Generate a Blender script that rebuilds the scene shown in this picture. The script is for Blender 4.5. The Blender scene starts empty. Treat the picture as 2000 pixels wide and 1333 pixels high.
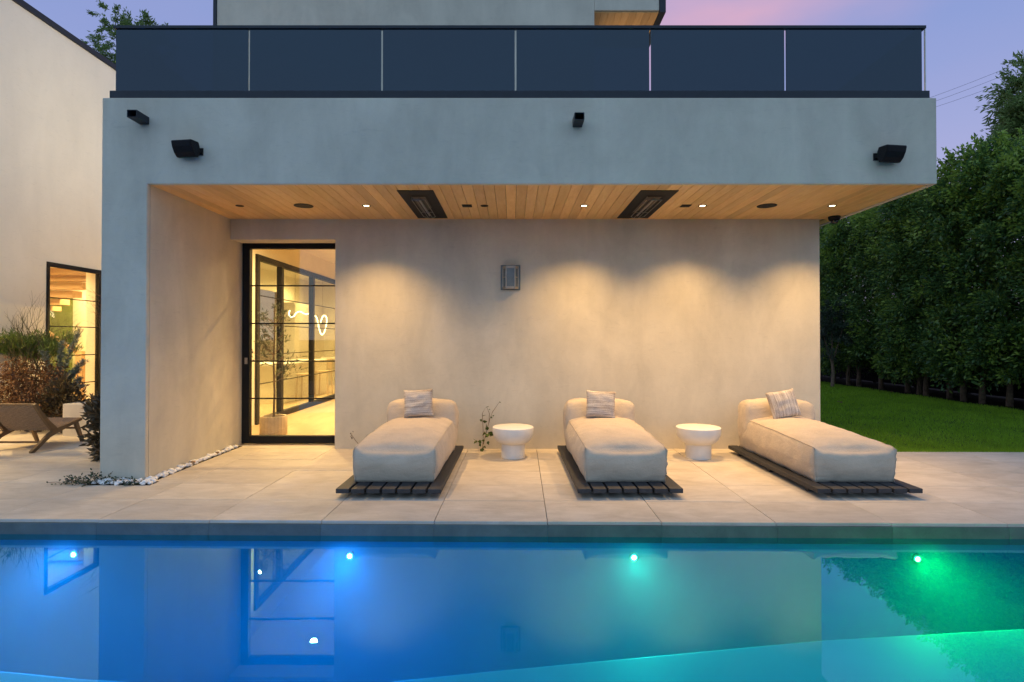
import bpy, bmesh, math, random
import numpy as np
from mathutils import Vector, Matrix, Euler, noise as mnoise

random.seed(7)
rng = np.random.default_rng(7)
S = bpy.context.scene
COL = S.collection
PI = math.pi

# ------------------------------------------------------------------ camera
cam_d = bpy.data.cameras.new('camera')
cam = bpy.data.objects.new('camera', cam_d)
COL.objects.link(cam)
cam.location = (0, 0, 1.5)
cam.rotation_euler = (math.radians(90.584), 0, 0)
cam_d.sensor_width = 36
cam_d.lens = 19.8
cam_d.shift_y = -0.00735
cam_d.clip_start = 0.05
cam_d.clip_end = 3000
S.camera = cam

# ------------------------------------------------------------------ world
SUN_EL = math.radians(3.0)
SUN_ROT = math.radians(195)
W = bpy.data.worlds.new("World")
S.world = W
W.use_nodes = True
wn, wl = W.node_tree.nodes, W.node_tree.links
wn.clear()
wo = wn.new('ShaderNodeOutputWorld')
bg = wn.new('ShaderNodeBackground')
bg.inputs['Strength'].default_value = 0.12
sky = wn.new('ShaderNodeTexSky')
sky.sky_type = 'NISHITA'
sky.sun_disc = False
sky.sun_elevation = SUN_EL
sky.sun_rotation = SUN_ROT
sky.air_density = 1.0
sky.dust_density = 1.0
sky.ozone_density = 4.0
CLOUD = (0.35, 0.2, 0.1)
# dusk gradient: lavender towards the horizon, blue above, brighter on the sunset side behind the camera
tc = wn.new('ShaderNodeTexCoord')


def wnode(t, **k):
    n = wn.new(t)
    for a_, v_ in k.items():
        setattr(n, a_, v_)
    return n


def wmix(f, a_, b_, mode='MIX'):
    m = wnode('ShaderNodeMix', data_type='RGBA', blend_type=mode)
    for sock, v_ in ((m.inputs[0], f), (m.inputs[6], a_), (m.inputs[7], b_)):
        if hasattr(v_, 'links'):
            wl.new(v_, sock)
        elif isinstance(v_, (int, float)):
            sock.default_value = v_
        else:
            sock.default_value = (*v_, 1)
    return m.outputs[2]


sep = wn.new('ShaderNodeSeparateXYZ')
wl.new(tc.outputs['Generated'], sep.inputs[0])
gr = wn.new('ShaderNodeValToRGB')
K = 1 / bg.inputs['Strength'].default_value
e = gr.color_ramp.elements
for p_, c_ in ((0.0, (0.66, 0.58, 0.76)), (0.16, (0.52, 0.52, 0.82)), (0.42, (0.31, 0.40, 0.77)), (1.0, (0.26, 0.36, 0.66))):
    el = e[0] if p_ == 0.0 else (e[-1] if p_ == 1.0 else e.new(p_))
    el.color = (*c_, 1)
wl.new(sep.outputs[2], gr.inputs['Fac'])
dot = wnode('ShaderNodeVectorMath', operation='DOT_PRODUCT')
dot.inputs[1].default_value = (-0.10, -0.98, 0.15)
wl.new(tc.outputs['Generated'], dot.inputs[0])
mr = wnode('ShaderNodeMapRange', interpolation_type='SMOOTHSTEP')
mr.inputs[1].default_value = -0.35
mr.inputs[2].default_value = 1.0
wl.new(dot.outputs['Value'], mr.inputs[0])
glow = wmix(mr.outputs[0], gr.outputs['Color'], (0.57, 0.88, 1.27))
base = wmix(1.0, glow, (K, K, K), 'MULTIPLY')
base = wmix(0.15, base, sky.outputs['Color'])
# thin pink evening cloud
mp = wn.new('ShaderNodeMapping')
mp.inputs['Scale'].default_value = (1.0, 1.0, 2.6)
mp.inputs['Location'].default_value = CLOUD
nz = wn.new('ShaderNodeTexNoise')
nz.inputs['Scale'].default_value = 2.1
nz.inputs['Detail'].default_value = 5
nz.inputs['Roughness'].default_value = 0.5
rp = wn.new('ShaderNodeValToRGB')
rp.color_ramp.elements[0].position = 0.40
rp.color_ramp.elements[0].color = (0, 0, 0, 1)
rp.color_ramp.elements[1].position = 0.72
rp.color_ramp.elements[1].color = (0.8, 0.8, 0.8, 1)
wl.new(tc.outputs['Generated'], mp.inputs['Vector'])
wl.new(mp.outputs['Vector'], nz.inputs['Vector'])
wl.new(nz.outputs['Fac'], rp.inputs['Fac'])
cd_ = wnode('ShaderNodeVectorMath', operation='DOT_PRODUCT')
cd_.inputs[1].default_value = Vector((0.36, 1.0, 0.60)).normalized()
wl.new(tc.outputs['Generated'], cd_.inputs[0])
cm = wnode('ShaderNodeMapRange', interpolation_type='SMOOTHSTEP')
cm.inputs[1].default_value = 0.955
cm.inputs[2].default_value = 0.998
cm.inputs[3].default_value = 0.12
cm.inputs[4].default_value = 1.1
wl.new(cd_.outputs['Value'], cm.inputs[0])
cmul = wnode('ShaderNodeMath', operation='MULTIPLY', use_clamp=True)
wl.new(rp.outputs['Color'], cmul.inputs[0])
wl.new(cm.outputs[0], cmul.inputs[1])
fin = wmix(cmul.outputs[0], base, (0.72 * K, 0.43 * K, 0.58 * K))
wl.new(fin, bg.inputs['Color'])
wl.new(bg.outputs['Background'], wo.inputs['Surface'])

# ------------------------------------------------------------------ light levels
DOWNLIGHT_W = 330
POOL_W = 27
ROOM_W = 1800
WARM = (1.0, 0.605, 0.225)
ROOMC = (1.0, 0.64, 0.26)

S.view_settings.view_transform = 'Standard'
S.view_settings.look = 'None'
S.view_settings.gamma = 1
S.view_settings.use_curve_mapping = False
S.view_settings.exposure = 0.0
S.cycles.use_denoising = True
S.cycles.max_bounces = 10
S.cycles.diffuse_bounces = 4
S.cycles.glossy_bounces = 4
S.cycles.transparent_max_bounces = 16
S.cycles.sample_clamp_indirect = 4.0
S.cycles.caustics_reflective = False
S.cycles.caustics_refractive = False

# ------------------------------------------------------------------ helpers
class MB:
    def __init__(s):
        s.v, s.f = [], []

    def add(s, vs, fs):
        o = len(s.v)
        s.v += [tuple(v) for v in vs]
        s.f += [tuple(i + o for i in f) for f in fs]
        return s

    def box(s, x0, x1, y0, y1, z0, z1, mat=None):
        vs = [(x0, y0, z0), (x1, y0, z0), (x1, y1, z0), (x0, y1, z0), (x0, y0, z1), (x1, y0, z1), (x1, y1, z1), (x0, y1, z1)]
        if mat is not None:
            vs = [mat @ Vector(v) for v in vs]
        return s.add(vs, [(3, 2, 1, 0), (4, 5, 6, 7), (0, 1, 5, 4), (1, 2, 6, 5), (2, 3, 7, 6), (3, 0, 4, 7)])

    def prism(s, pts, y0, y1, axis='Y', mat=None):
        """outline pts (a, b) extruded along an axis"""
        n = len(pts)
        if axis == 'Y':
            mk = lambda a, b, t: (a, t, b)
        elif axis == 'X':
            mk = lambda a, b, t: (t, a, b)
        else:
            mk = lambda a, b, t: (a, b, t)
        vs = [mk(a, b, y0) for a, b in pts] + [mk(a, b, y1) for a, b in pts]
        if mat is not None:
            vs = [mat @ Vector(v) for v in vs]
        fs = [tuple(range(n)), tuple(range(2 * n - 1, n - 1, -1))]
        fs += [(i, i + n, (i + 1) % n + n, (i + 1) % n) for i in range(n)]
        return s.add(vs, fs)

    def tube(s, pts, r, n=6, cap=True):
        pts = [Vector(p) for p in pts]
        rs = r if isinstance(r, (list, tuple)) else [r] * len(pts)
        vs, fs = [], []
        up = Vector((0, 0, 1))
        for i, p in enumerate(pts):
            d = (pts[min(i + 1, len(pts) - 1)] - pts[max(i - 1, 0)])
            d = d.normalized() if d.length > 1e-9 else up
            a = d.cross(up if abs(d.z) < 0.95 else Vector((1, 0, 0))).normalized()
            b = d.cross(a)
            for k in range(n):
                t = 2 * PI * k / n
                vs.append(p + (a * math.cos(t) + b * math.sin(t)) * rs[i])
        for i in range(len(pts) - 1):
            for k in range(n):
                k2 = (k + 1) % n
                fs.append((i * n + k, i * n + k2, (i + 1) * n + k2, (i + 1) * n + k))
        if cap:
            fs.append(tuple(range(n - 1, -1, -1)))
            fs.append(tuple((len(pts) - 1) * n + k for k in range(n)))
        return s.add(vs, fs)

    def bar(s, p, q, w, h, side=(1, 0, 0)):
        """rectangular bar p->q; w along side, h across"""
        p, q = Vector(p), Vector(q)
        d = (q - p).normalized()
        a = Vector(side)
        a = (a - d * a.dot(d)).normalized()
        b = d.cross(a)
        vs = []
        for c in (p, q):
            for sa, sb in ((-1, -1), (1, -1), (1, 1), (-1, 1)):
                vs.append(c + a * sa * w / 2 + b * sb * h / 2)
        return s.add(vs, [(3, 2, 1, 0), (4, 5, 6, 7), (0, 1, 5, 4), (1, 2, 6, 5), (2, 3, 7, 6), (3, 0, 4, 7)])

    def lathe(s, prof, n=40, c=(0, 0, 0), rib=None):
        vs, fs = [], []
        for r, z in prof:
            for k in range(n):
                t = 2 * PI * k / n
                rr = r * (1 + (rib(t) if rib else 0))
                vs.append((c[0] + rr * math.cos(t), c[1] + rr * math.sin(t), c[2] + z))
        for i in range(len(prof) - 1):
            for k in range(n):
                k2 = (k + 1) % n
                fs.append((i * n + k, i * n + k2, (i + 1) * n + k2, (i + 1) * n + k))
        fs.append(tuple(range(n - 1, -1, -1)))
        fs.append(tuple((len(prof) - 1) * n + k for k in range(n)))
        return s.add(vs, fs)

    def disc(s, c, r, n=28, flip=False):
        vs = [(c[0] + r * math.cos(2 * PI * k / n), c[1] + r * math.sin(2 * PI * k / n), c[2]) for k in range(n)]
        return s.add(vs, [tuple(range(n - 1, -1, -1)) if flip else tuple(range(n))])

    def mesh(s, name):
        me = bpy.data.meshes.new(name)
        me.from_pydata(s.v, [], s.f)
        me.update()
        return me


def link(name, me, m=None, parent=None, loc=None, smooth=False, bevel=0, fix=True):
    if fix and len(me.polygons) < 60000:
        bm = bmesh.new()
        bm.from_mesh(me)
        bmesh.ops.recalc_face_normals(bm, faces=bm.faces)
        bm.to_mesh(me)
        bm.free()
    o = bpy.data.objects.new(name, me)
    COL.objects.link(o)
    if m is not None:
        me.materials.append(m)
    if parent is not None:
        o.parent = parent
    if loc is not None:
        o.location = loc
    if smooth:
        me.polygons.foreach_set('use_smooth', [True] * len(me.polygons))
        if smooth == 'auto':
            try:
                me.set_sharp_from_angle(angle=math.radians(38))
            except Exception:
                pass
    if bevel:
        b = o.modifiers.new('bevel', 'BEVEL')
        b.width = bevel
        b.segments = 2
        b.limit_method = 'ANGLE'
        b.angle_limit = math.radians(40)
    return o


def put(name, mb, m=None, parent=None, **k):
    return link(name, mb.mesh(name), m, parent, **k)


def tag(o, label=None, cat=None, group=None, kind=None):
    if label: o['label'] = label
    if cat: o['category'] = cat
    if group: o['group'] = group
    if kind: o['kind'] = kind
    return o


def thing(name, label, cat, loc=(0, 0, 0), rz=0, group=None, kind=None):
    o = bpy.data.objects.new(name, None)
    o.empty_display_size = 0.1
    COL.objects.link(o)
    o.location = loc
    o.rotation_euler = (0, 0, rz)
    return tag(o, label, cat, group, kind)


def dup(o, parent=None):
    c = o.copy()
    COL.objects.link(c)
    if parent is not None:
        c.parent = parent
    for ch in list(o.children):
        dup(ch, c)
    return c


def np_mesh(name, V, F):
    """V (n,3) float, F (m,k) int with constant k"""
    me = bpy.data.meshes.new(name)
    V = np.asarray(V, np.float32)
    F = np.asarray(F, np.int32)
    me.vertices.add(len(V))
    me.vertices.foreach_set('co', V.ravel())
    k = F.shape[1]
    me.loops.add(F.size)
    me.loops.foreach_set('vertex_index', F.ravel())
    me.polygons.add(len(F))
    me.polygons.foreach_set('loop_start', np.arange(0, F.size, k, dtype=np.int32))
    me.polygons.foreach_set('loop_total', np.full(len(F), k, np.int32))
    me.update(calc_edges=True)
    return me


def leaf_mesh(name, C, D, size, width=0.5, fold=0.25, droop=0.0, up=0.0):
    """one folded leaf (4 verts, 2 tris) per centre C with direction D"""
    n = len(C)
    D = D / (np.linalg.norm(D, axis=1, keepdims=True) + 1e-9)
    R = rng.normal(size=(n, 3))
    if up:
        R = R * 0.5 + np.array([0, 0, up])
    A = np.cross(D, R)
    A /= np.linalg.norm(A, axis=1, keepdims=True) + 1e-9
    N = np.cross(A, D)
    s = (np.asarray(size) * np.ones(n))[:, None]
    base = C
    tip = C + D * s + N * (-droop) * s
    mid = C + D * s * 0.45
    l = mid + A * s * width * 0.5 + N * s * fold * 0.5
    r = mid - A * s * width * 0.5 + N * s * fold * 0.5
    V = np.stack([base, r, tip, l], 1).reshape(-1, 3)
    i = np.arange(n)[:, None] * 4
    F = np.concatenate([i + [0, 1, 2], i + [0, 2, 3]], 1).reshape(-1, 3)
    return np_mesh(name, V, F)


# ------------------------------------------------------------------ materials
def newmat(name):
    m = bpy.data.materials.new(name)
    m.use_nodes = True
    nt = m.node_tree
    b = nt.nodes['Principled BSDF']
    return m, nt, b


def N(nt, t, **k):
    n = nt.nodes.new(t)
    for a, v in k.items():
        setattr(n, a, v)
    return n


def noise_col(nt, vec, scale, detail=4, rough=0.55, dist=0.0):
    n = N(nt, 'ShaderNodeTexNoise')
    n.inputs['Scale'].default_value = scale
    n.inputs['Detail'].default_value = detail
    n.inputs['Roughness'].default_value = rough
    n.inputs['Distortion'].default_value = dist
    if vec is not None:
        nt.links.new(vec, n.inputs['Vector'])
    return n.outputs['Fac']


def ramp(nt, fac, c0, c1, p0=0.3, p1=0.7):
    r = N(nt, 'ShaderNodeValToRGB')
    e = r.color_ramp.elements
    e[0].position, e[1].position = p0, p1
    e[0].color = (*c0, 1)
    e[1].color = (*c1, 1)
    nt.links.new(fac, r.inputs['Fac'])
    return r.outputs['Color']


def mixc(nt, fac, a, b, mode='MIX'):
    m = N(nt, 'ShaderNodeMix', data_type='RGBA', blend_type=mode)
    for sock, v in ((m.inputs[0], fac), (m.inputs[6], a), (m.inputs[7], b)):
        if hasattr(v, 'links'):
            nt.links.new(v, sock)
        elif isinstance(v, (int, float)):
            sock.default_value = v
        else:
            sock.default_value = (*v, 1)
    return m.outputs[2]


def mathn(nt, op, a, b=None):
    m = N(nt, 'ShaderNodeMath', operation=op)
    for i, v in enumerate((a, b)):
        if v is None: continue
        if hasattr(v, 'links'):
            nt.links.new(v, m.inputs[i])
        else:
            m.inputs[i].default_value = v
    return m.outputs[0]


def bump(nt, b, h, strength, dist=0.01):
    n = N(nt, 'ShaderNodeBump')
    n.inputs['Strength'].default_value = strength
    n.inputs['Distance'].default_value = dist
    nt.links.new(h, n.inputs['Height'])
    nt.links.new(n.outputs['Normal'], b.inputs['Normal'])


def wpos(nt, scale=(1, 1, 1)):
    g = N(nt, 'ShaderNodeNewGeometry')
    m = N(nt, 'ShaderNodeMapping')
    m.inputs['Scale'].default_value = scale
    nt.links.new(g.outputs['Position'], m.inputs['Vector'])
    return m.outputs['Vector']


def opos(nt, scale=(1, 1, 1), rnd=False):
    g = N(nt, 'ShaderNodeTexCoord')
    m = N(nt, 'ShaderNodeMapping')
    m.inputs['Scale'].default_value = scale
    nt.links.new(g.outputs['Object'], m.inputs['Vector'])
    if rnd:
        oi = N(nt, 'ShaderNodeObjectInfo')
        c = N(nt, 'ShaderNodeCombineXYZ')
        k = mathn(nt, 'MULTIPLY', oi.outputs['Random'], 37.0)
        for i in range(3):
            nt.links.new(k, c.inputs[i])
        nt.links.new(c.outputs[0], m.inputs['Location'])
    return m.outputs['Vector']


def objrand(nt):
    return N(nt, 'ShaderNodeObjectInfo').outputs['Random']


def plain(name, col, rough=0.5, metal=0.0, nscale=14, namt=0.12, bumps=0.0, spec=0.5):
    m, nt, b = newmat(name)
    v = wpos(nt)
    f = noise_col(nt, v, nscale)
    c = ramp(nt, f, tuple(x * (1 - namt) for x in col), tuple(min(1, x * (1 + namt)) for x in col))
    nt.links.new(c, b.inputs['Base Color'])
    b.inputs['Roughness'].default_value = rough
    b.inputs['Metallic'].default_value = metal
    b.inputs['Specular IOR Level'].default_value = spec
    if bumps:
        bump(nt, b, noise_col(nt, v, nscale * 6), bumps)
    return m


def plaster(name, col, amt=0.13):
    m, nt, b = newmat(name)
    big = noise_col(nt, wpos(nt, (0.9, 0.9, 0.6)), 1.6, 6, 0.62, 0.6)
    streak = noise_col(nt, wpos(nt, (1.7, 1.7, 0.35)), 1.3, 5, 0.6, 0.6)
    swirl = noise_col(nt, wpos(nt, (1, 1, 1)), 5.5, 7, 0.7, 1.6)
    f = mathn(nt, 'ADD', mathn(nt, 'MULTIPLY', big, 0.50), mathn(nt, 'ADD', mathn(nt, 'MULTIPLY', streak, 0.36), mathn(nt, 'MULTIPLY', swirl, 0.14)))
    lo = tuple(x * (1 - amt) for x in col)
    hi = tuple(min(1, x * (1 + amt)) for x in col)
    c = ramp(nt, f, lo, hi, 0.36, 0.64)
    # faint trowel marks
    tr = noise_col(nt, wpos(nt, (1.6, 1.6, 9)), 3.4, 3, 0.5, 2.0)
    t = ramp(nt, tr, (1, 1, 1), (0.93, 0.93, 0.935), 0.60, 0.72)
    c = mixc(nt, 1.0, c, t, 'MULTIPLY')
    nt.links.new(c, b.inputs['Base Color'])
    b.inputs['Roughness'].default_value = 0.86
    b.inputs['Specular IOR Level'].default_value = 0.25
    h = mathn(nt, 'ADD', mathn(nt, 'MULTIPLY', swirl, 0.7), noise_col(nt, wpos(nt), 60, 3))
    bump(nt, b, h, 0.10, 0.01)
    return m


def wood(name, c0, c1, along='Y', rough=0.5, tone=0.35, rnd=True, fine=34):
    m, nt, b = newmat(name)
    sc = {'X': (1.3, fine, fine), 'Y': (fine, 1.3, fine), 'Z': (fine, fine, 1.3)}[along]
    f = noise_col(nt, opos(nt, sc, rnd), 1.0, 6, 0.65, 0.8)
    sc2 = tuple(0.28 * s for s in sc)
    f2 = noise_col(nt, opos(nt, sc2, rnd), 1.0, 3, 0.5, 1.2)
    ff = mathn(nt, 'ADD', mathn(nt, 'MULTIPLY', f, 0.55), mathn(nt, 'MULTIPLY', f2, 0.45))
    c = ramp(nt, ff, c0, c1, 0.34, 0.66)
    if rnd:
        t = ramp(nt, objrand(nt), (1 - tone,) * 3, (1, 1, 1), 0.0, 1.0)
        c = mixc(nt, 1.0, c, t, 'MULTIPLY')
    nt.links.new(c, b.inputs['Base Color'])
    b.inputs['Roughness'].default_value = rough
    bump(nt, b, ff, 0.1, 0.004)
    return m


def emis(name, col, s):
    m, nt, b = newmat(name)
    b.inputs['Base Color'].default_value = (*col, 1)
    b.inputs['Emission Color'].default_value = (*col, 1)
    b.inputs['Emission Strength'].default_value = s
    return m


def glass(name, tint=(0.95, 0.97, 0.96), ior=1.5, boost=1.0, rough=0.0, bumpscale=None, refl=(1, 1, 1), power=5.0):
    """thin pane / water skin: fresnel mix of clear transmission and mirror reflection"""
    m, nt, b = newmat(name)
    nt.nodes.remove(b)
    out = nt.nodes['Material Output']
    t = N(nt, 'ShaderNodeBsdfTransparent')
    t.inputs['Color'].default_value = (*tint, 1)
    g = N(nt, 'ShaderNodeBsdfGlossy')
    g.inputs['Color'].default_value = (*refl, 1)
    g.inputs['Roughness'].default_value = rough
    ge = N(nt, 'ShaderNodeNewGeometry')
    dt = N(nt, 'ShaderNodeVectorMath', operation='DOT_PRODUCT')
    nt.links.new(ge.outputs['Incoming'], dt.inputs[0])
    nt.links.new(ge.outputs['Normal'], dt.inputs[1])
    r0 = ((ior - 1) / (ior + 1)) ** 2
    c1 = mathn(nt, 'SUBTRACT', 1.0, mathn(nt, 'ABSOLUTE', dt.outputs['Value']))
    fac = mathn(nt, 'ADD', r0, mathn(nt, 'MULTIPLY', 1 - r0, mathn(nt, 'POWER', c1, power)))
    mx = N(nt, 'ShaderNodeMixShader')
    if boost != 1.0:
        fac = mathn(nt, 'MULTIPLY', fac, boost)
        fac = mathn(nt, 'MINIMUM', fac, 1.0)
    nt.links.new(fac, mx.inputs[0])
    nt.links.new(t.outputs[0], mx.inputs[1])
    nt.links.new(g.outputs[0], mx.inputs[2])
    nt.links.new(mx.outputs[0], out.inputs['Surface'])
    if bumpscale:
        bn = N(nt, 'ShaderNodeBump')
        bn.inputs['Strength'].default_value = bumpscale[1]
        bn.inputs['Distance'].default_value = 0.01
        nt.links.new(noise_col(nt, wpos(nt, (1, 1, 1)), bumpscale[0], 2, 0.5, 0.3), bn.inputs['Height'])
        nt.links.new(bn.outputs[0], g.inputs['Normal'])
    return m


def foliage(name, dark, mid, light, rough=0.5, trans=0.25, p=(0.35, 0.75, 0.97)):
    m, nt, b = newmat(name)
    g = N(nt, 'ShaderNodeNewGeometry')
    r = N(nt, 'ShaderNodeValToRGB')
    e = r.color_ramp.elements
    e[0].position, e[0].color = p[0] - 0.33, (*dark, 1)
    e[1].position, e[1].color = p[1], (*mid, 1)
    x = e.new(p[2])
    x.color = (*light, 1)
    f = mathn(nt, 'ADD', mathn(nt, 'MULTIPLY', g.outputs['Random Per Island'], 0.55), mathn(nt, 'MULTIPLY', noise_col(nt, wpos(nt), 1.1, 4, 0.6), 0.75))
    f = mathn(nt, 'SUBTRACT', f, 0.1)
    nt.links.new(f, r.inputs['Fac'])
    nt.links.new(r.outputs['Color'], b.inputs['Base Color'])
    b.inputs['Roughness'].default_value = rough
    b.inputs['Specular IOR Level'].default_value = 0.5
    if trans:
        tr = N(nt, 'ShaderNodeBsdfTranslucent')
        nt.links.new(r.outputs['Color'], tr.inputs['Color'])
        mx = N(nt, 'ShaderNodeMixShader')
        mx.inputs[0].default_value = trans
        nt.links.new(b.outputs[0], mx.inputs[1])
        nt.links.new(tr.outputs[0], mx.inputs[2])
        nt.links.new(mx.outputs[0], nt.nodes['Material Output'].inputs['Surface'])
    return m


M_plaster = plaster('grey_plaster', (0.56, 0.512, 0.415), 0.15)
M_white_wall = plaster('white_plaster', (0.80, 0.75, 0.655), 0.05)
M_int_wall = plain('interior_paint', (0.75, 0.70, 0.60), 0.8, nscale=3, namt=0.04)
M_int_grey = plain('interior_grey_cabinet', (0.34, 0.31, 0.26), 0.5, nscale=3, namt=0.08)
M_int_floor = wood('interior_oak_floor', (0.44, 0.31, 0.18), (0.58, 0.43, 0.27), 'Y', 0.35, 0.1, False, 8)
M_cedar = wood('cedar_boards', (0.70, 0.41, 0.15), (0.86, 0.57, 0.25), 'Y', 0.5, 0.26)
M_black = plain('black_metal', (0.010, 0.010, 0.011), 0.6, 0.0, namt=0.2, spec=0.2)
M_dark_trim = plain('dark_bronze_trim', (0.020, 0.025, 0.034), 0.5, 0.0, spec=0.3)
M_speaker = plain('black_plastic', (0.007, 0.007, 0.009), 0.55, nscale=80, namt=0.4, bumps=0.2, spec=0.22)
M_cavity = plain('dark_cavity', (0.006, 0.006, 0.006), 0.8)
M_steel = plain('brushed_steel', (0.42, 0.40, 0.36), 0.38, 0.85, nscale=20)
M_table = plain('white_glazed_concrete', (0.74, 0.72, 0.68), 0.62, nscale=9, namt=0.05, bumps=0.08)
M_pebble = plain('white_pebble', (0.80, 0.79, 0.77), 0.7, nscale=12, namt=0.1)
M_tan_pebble = plain('tan_pebble', (0.36, 0.22, 0.11), 0.7, nscale=12, namt=0.15)
M_planter = plain('pale_concrete', (0.52, 0.49, 0.45), 0.8, nscale=5, namt=0.1, bumps=0.1)
M_soil = plain('dark_soil', (0.022, 0.016, 0.011), 0.95, nscale=8, namt=0.4, bumps=0.5, spec=0.05)
M_grout = plain('grout', (0.20, 0.18, 0.155), 0.9, nscale=8)
M_pool = plain('pool_plaster', (0.13, 0.44, 0.58), 0.7, nscale=2.2, namt=0.05)
M_bark = plain('bark', (0.17, 0.115, 0.075), 0.9, nscale=18, namt=0.4, bumps=0.4)
M_twig = plain('twig', (0.16, 0.11, 0.07), 0.9, nscale=20, namt=0.3)
M_teak = wood('teak', (0.11, 0.062, 0.028), (0.21, 0.125, 0.058), 'Y', 0.55, 0.2, True, 20)
M_rope = plain('woven_cord', (0.34, 0.24, 0.15), 0.85, nscale=60, namt=0.25, bumps=0.3)
M_pot = plain('ribbed_pot', (0.66, 0.55, 0.40), 0.7, nscale=12)
M_slat = wood('charcoal_stained_wood', (0.018, 0.019, 0.023), (0.042, 0.043, 0.048), 'Y', 0.6, 0.25, True, 26)


def tile_mat(name, lo, hi, rough=0.6):
    m, nt, b = newmat(name)
    v = opos(nt, (1, 1.7, 1), True)
    cl = noise_col(nt, v, 2.6, 7, 0.62, 0.8)
    vein = noise_col(nt, opos(nt, (1.2, 4.5, 1), True), 2.4, 5, 0.6, 1.5)
    f = mathn(nt, 'ADD', mathn(nt, 'MULTIPLY', cl, 0.6), mathn(nt, 'MULTIPLY', vein, 0.4))
    c = ramp(nt, f, lo, hi, 0.36, 0.66)
    c = mixc(nt, 1.0, c, ramp(nt, objrand(nt), (0.87, 0.87, 0.88), (1, 1, 1), 0, 1), 'MULTIPLY')
    spots = noise_col(nt, v, 70, 2, 0.5)
    c = mixc(nt, 1.0, c, ramp(nt, spots, (0.86, 0.85, 0.83), (1, 1, 1), 0.30, 0.37), 'MULTIPLY')
    stain = noise_col(nt, wpos(nt), 0.8, 6, 0.65, 0.5)
    c = mixc(nt, 1.0, c, ramp(nt, stain, (0.88, 0.87, 0.85), (1, 1, 1), 0.36, 0.56), 'MULTIPLY')
    nt.links.new(c, b.inputs['Base Color'])
    b.inputs['Roughness'].default_value = rough
    b.inputs['Specular IOR Level'].default_value = 0.3
    bump(nt, b, mathn(nt, 'ADD', f, noise_col(nt, v, 90, 2)), 0.06, 0.004)
    return m


M_tile = tile_mat('limestone_paver', (0.53, 0.465, 0.375), (0.69, 0.615, 0.515))
M_coping = tile_mat('bluestone_coping', (0.10, 0.115, 0.10), (0.17, 0.185, 0.16), 0.55)


def fabric(name, col, weave=420, amt=0.08):
    m, nt, b = newmat(name)
    v = opos(nt)
    f = noise_col(nt, v, 5, 5, 0.6)
    th = noise_col(nt, opos(nt, (1, 0.12, 1)), 300, 2)
    c = ramp(nt, f, tuple(x * (1 - amt) for x in col), tuple(x * (1 + amt) for x in col))
    c = mixc(nt, 1.0, c, ramp(nt, th, (0.85, 0.85, 0.85), (1, 1, 1), 0.35, 0.6), 'MULTIPLY')
    nt.links.new(c, b.inputs['Base Color'])
    b.inputs['Roughness'].default_value = 0.9
    b.inputs['Sheen Weight'].default_value = 0.15
    b.inputs['Specular IOR Level'].default_value = 0.15
    wr = noise_col(nt, opos(nt, (1, 1, 2.0)), 8, 5, 0.6, 1.0)
    bump(nt, b, mathn(nt, 'ADD', mathn(nt, 'MULTIPLY', wr, 1.0), mathn(nt, 'MULTIPLY', th, 0.08)), 0.32, 0.03)
    return m


M_daybed = fabric('oatmeal_canvas', (0.56, 0.465, 0.355))


def cushion_mat(name, axis):
    m, nt, b = newmat(name)
    sc = (1.2, 1.2, 30) if axis == 'Z' else (30, 1.2, 1.2)
    band = noise_col(nt, opos(nt, sc), 1.6, 4, 0.7, 0.15)
    sp = noise_col(nt, opos(nt, (1, 1, 1)), 260, 2)
    f = mathn(nt, 'ADD', mathn(nt, 'MULTIPLY', band, 0.62), mathn(nt, 'MULTIPLY', sp, 0.45))
    c = ramp(nt, f, (0.23, 0.175, 0.14), (0.70, 0.63, 0.55), 0.40, 0.64)
    nt.links.new(c, b.inputs['Base Color'])
    b.inputs['Roughness'].default_value = 0.95
    b.inputs['Specular IOR Level'].default_value = 0.1
    bump(nt, b, f, 0.5, 0.006)
    return m


M_cush_h = cushion_mat('woven_stripes_across', 'Z')
M_cush_v = cushion_mat('woven_stripes_down', 'X')

M_pane = glass('window_glass', (0.93, 0.95, 0.92), 1.5)
M_pane_int = glass('partition_glass', (0.80, 0.84, 0.78), 1.5, 1.3)
M_green_glass = glass('green_tinted_glass', (0.50, 0.62, 0.30), 1.5)
M_rail_glass = glass('smoked_glass', (0.035, 0.060, 0.095), 1.52, 1.75, refl=(0.55, 0.68, 0.84))
M_sconce_glass = plain('frosted_lantern_glass', (0.15, 0.18, 0.19), 0.35)
M_water = glass('pool_water', (0.30, 0.88, 0.97), 1.33, 1.2, 0.0, (2.6, 0.022), (0.32, 0.80, 1.0), 3.5)
_nt = M_water.node_tree
_pv = N(_nt, 'ShaderNodeVolumePrincipled')
_pv.inputs['Color'].default_value = (0.12, 0.84, 0.95, 1)
_pv.inputs['Density'].default_value = 0.085
_pv.inputs['Anisotropy'].default_value = 0.25
_nt.links.new(_pv.outputs[0], _nt.nodes['Material Output'].inputs['Volume'])
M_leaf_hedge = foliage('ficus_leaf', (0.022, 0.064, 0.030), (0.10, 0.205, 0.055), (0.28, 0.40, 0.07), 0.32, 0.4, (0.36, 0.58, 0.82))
M_leaf_skylit = foliage('new_skylit_leaf', (0.16, 0.27, 0.04), (0.32, 0.47, 0.075), (0.44, 0.57, 0.12), 0.4, 0.45)  # young leaf colour that also paints sky light onto the crown tops
M_leaf_tree = foliage('pale_leaf', (0.12, 0.20, 0.06), (0.25, 0.36, 0.11), (0.40, 0.48, 0.17), 0.45, 0.45)
M_leaf_olive = foliage('olive_leaf', (0.030, 0.045, 0.018), (0.06, 0.085, 0.032), (0.12, 0.14, 0.06), 0.5, 0.2)
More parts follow.
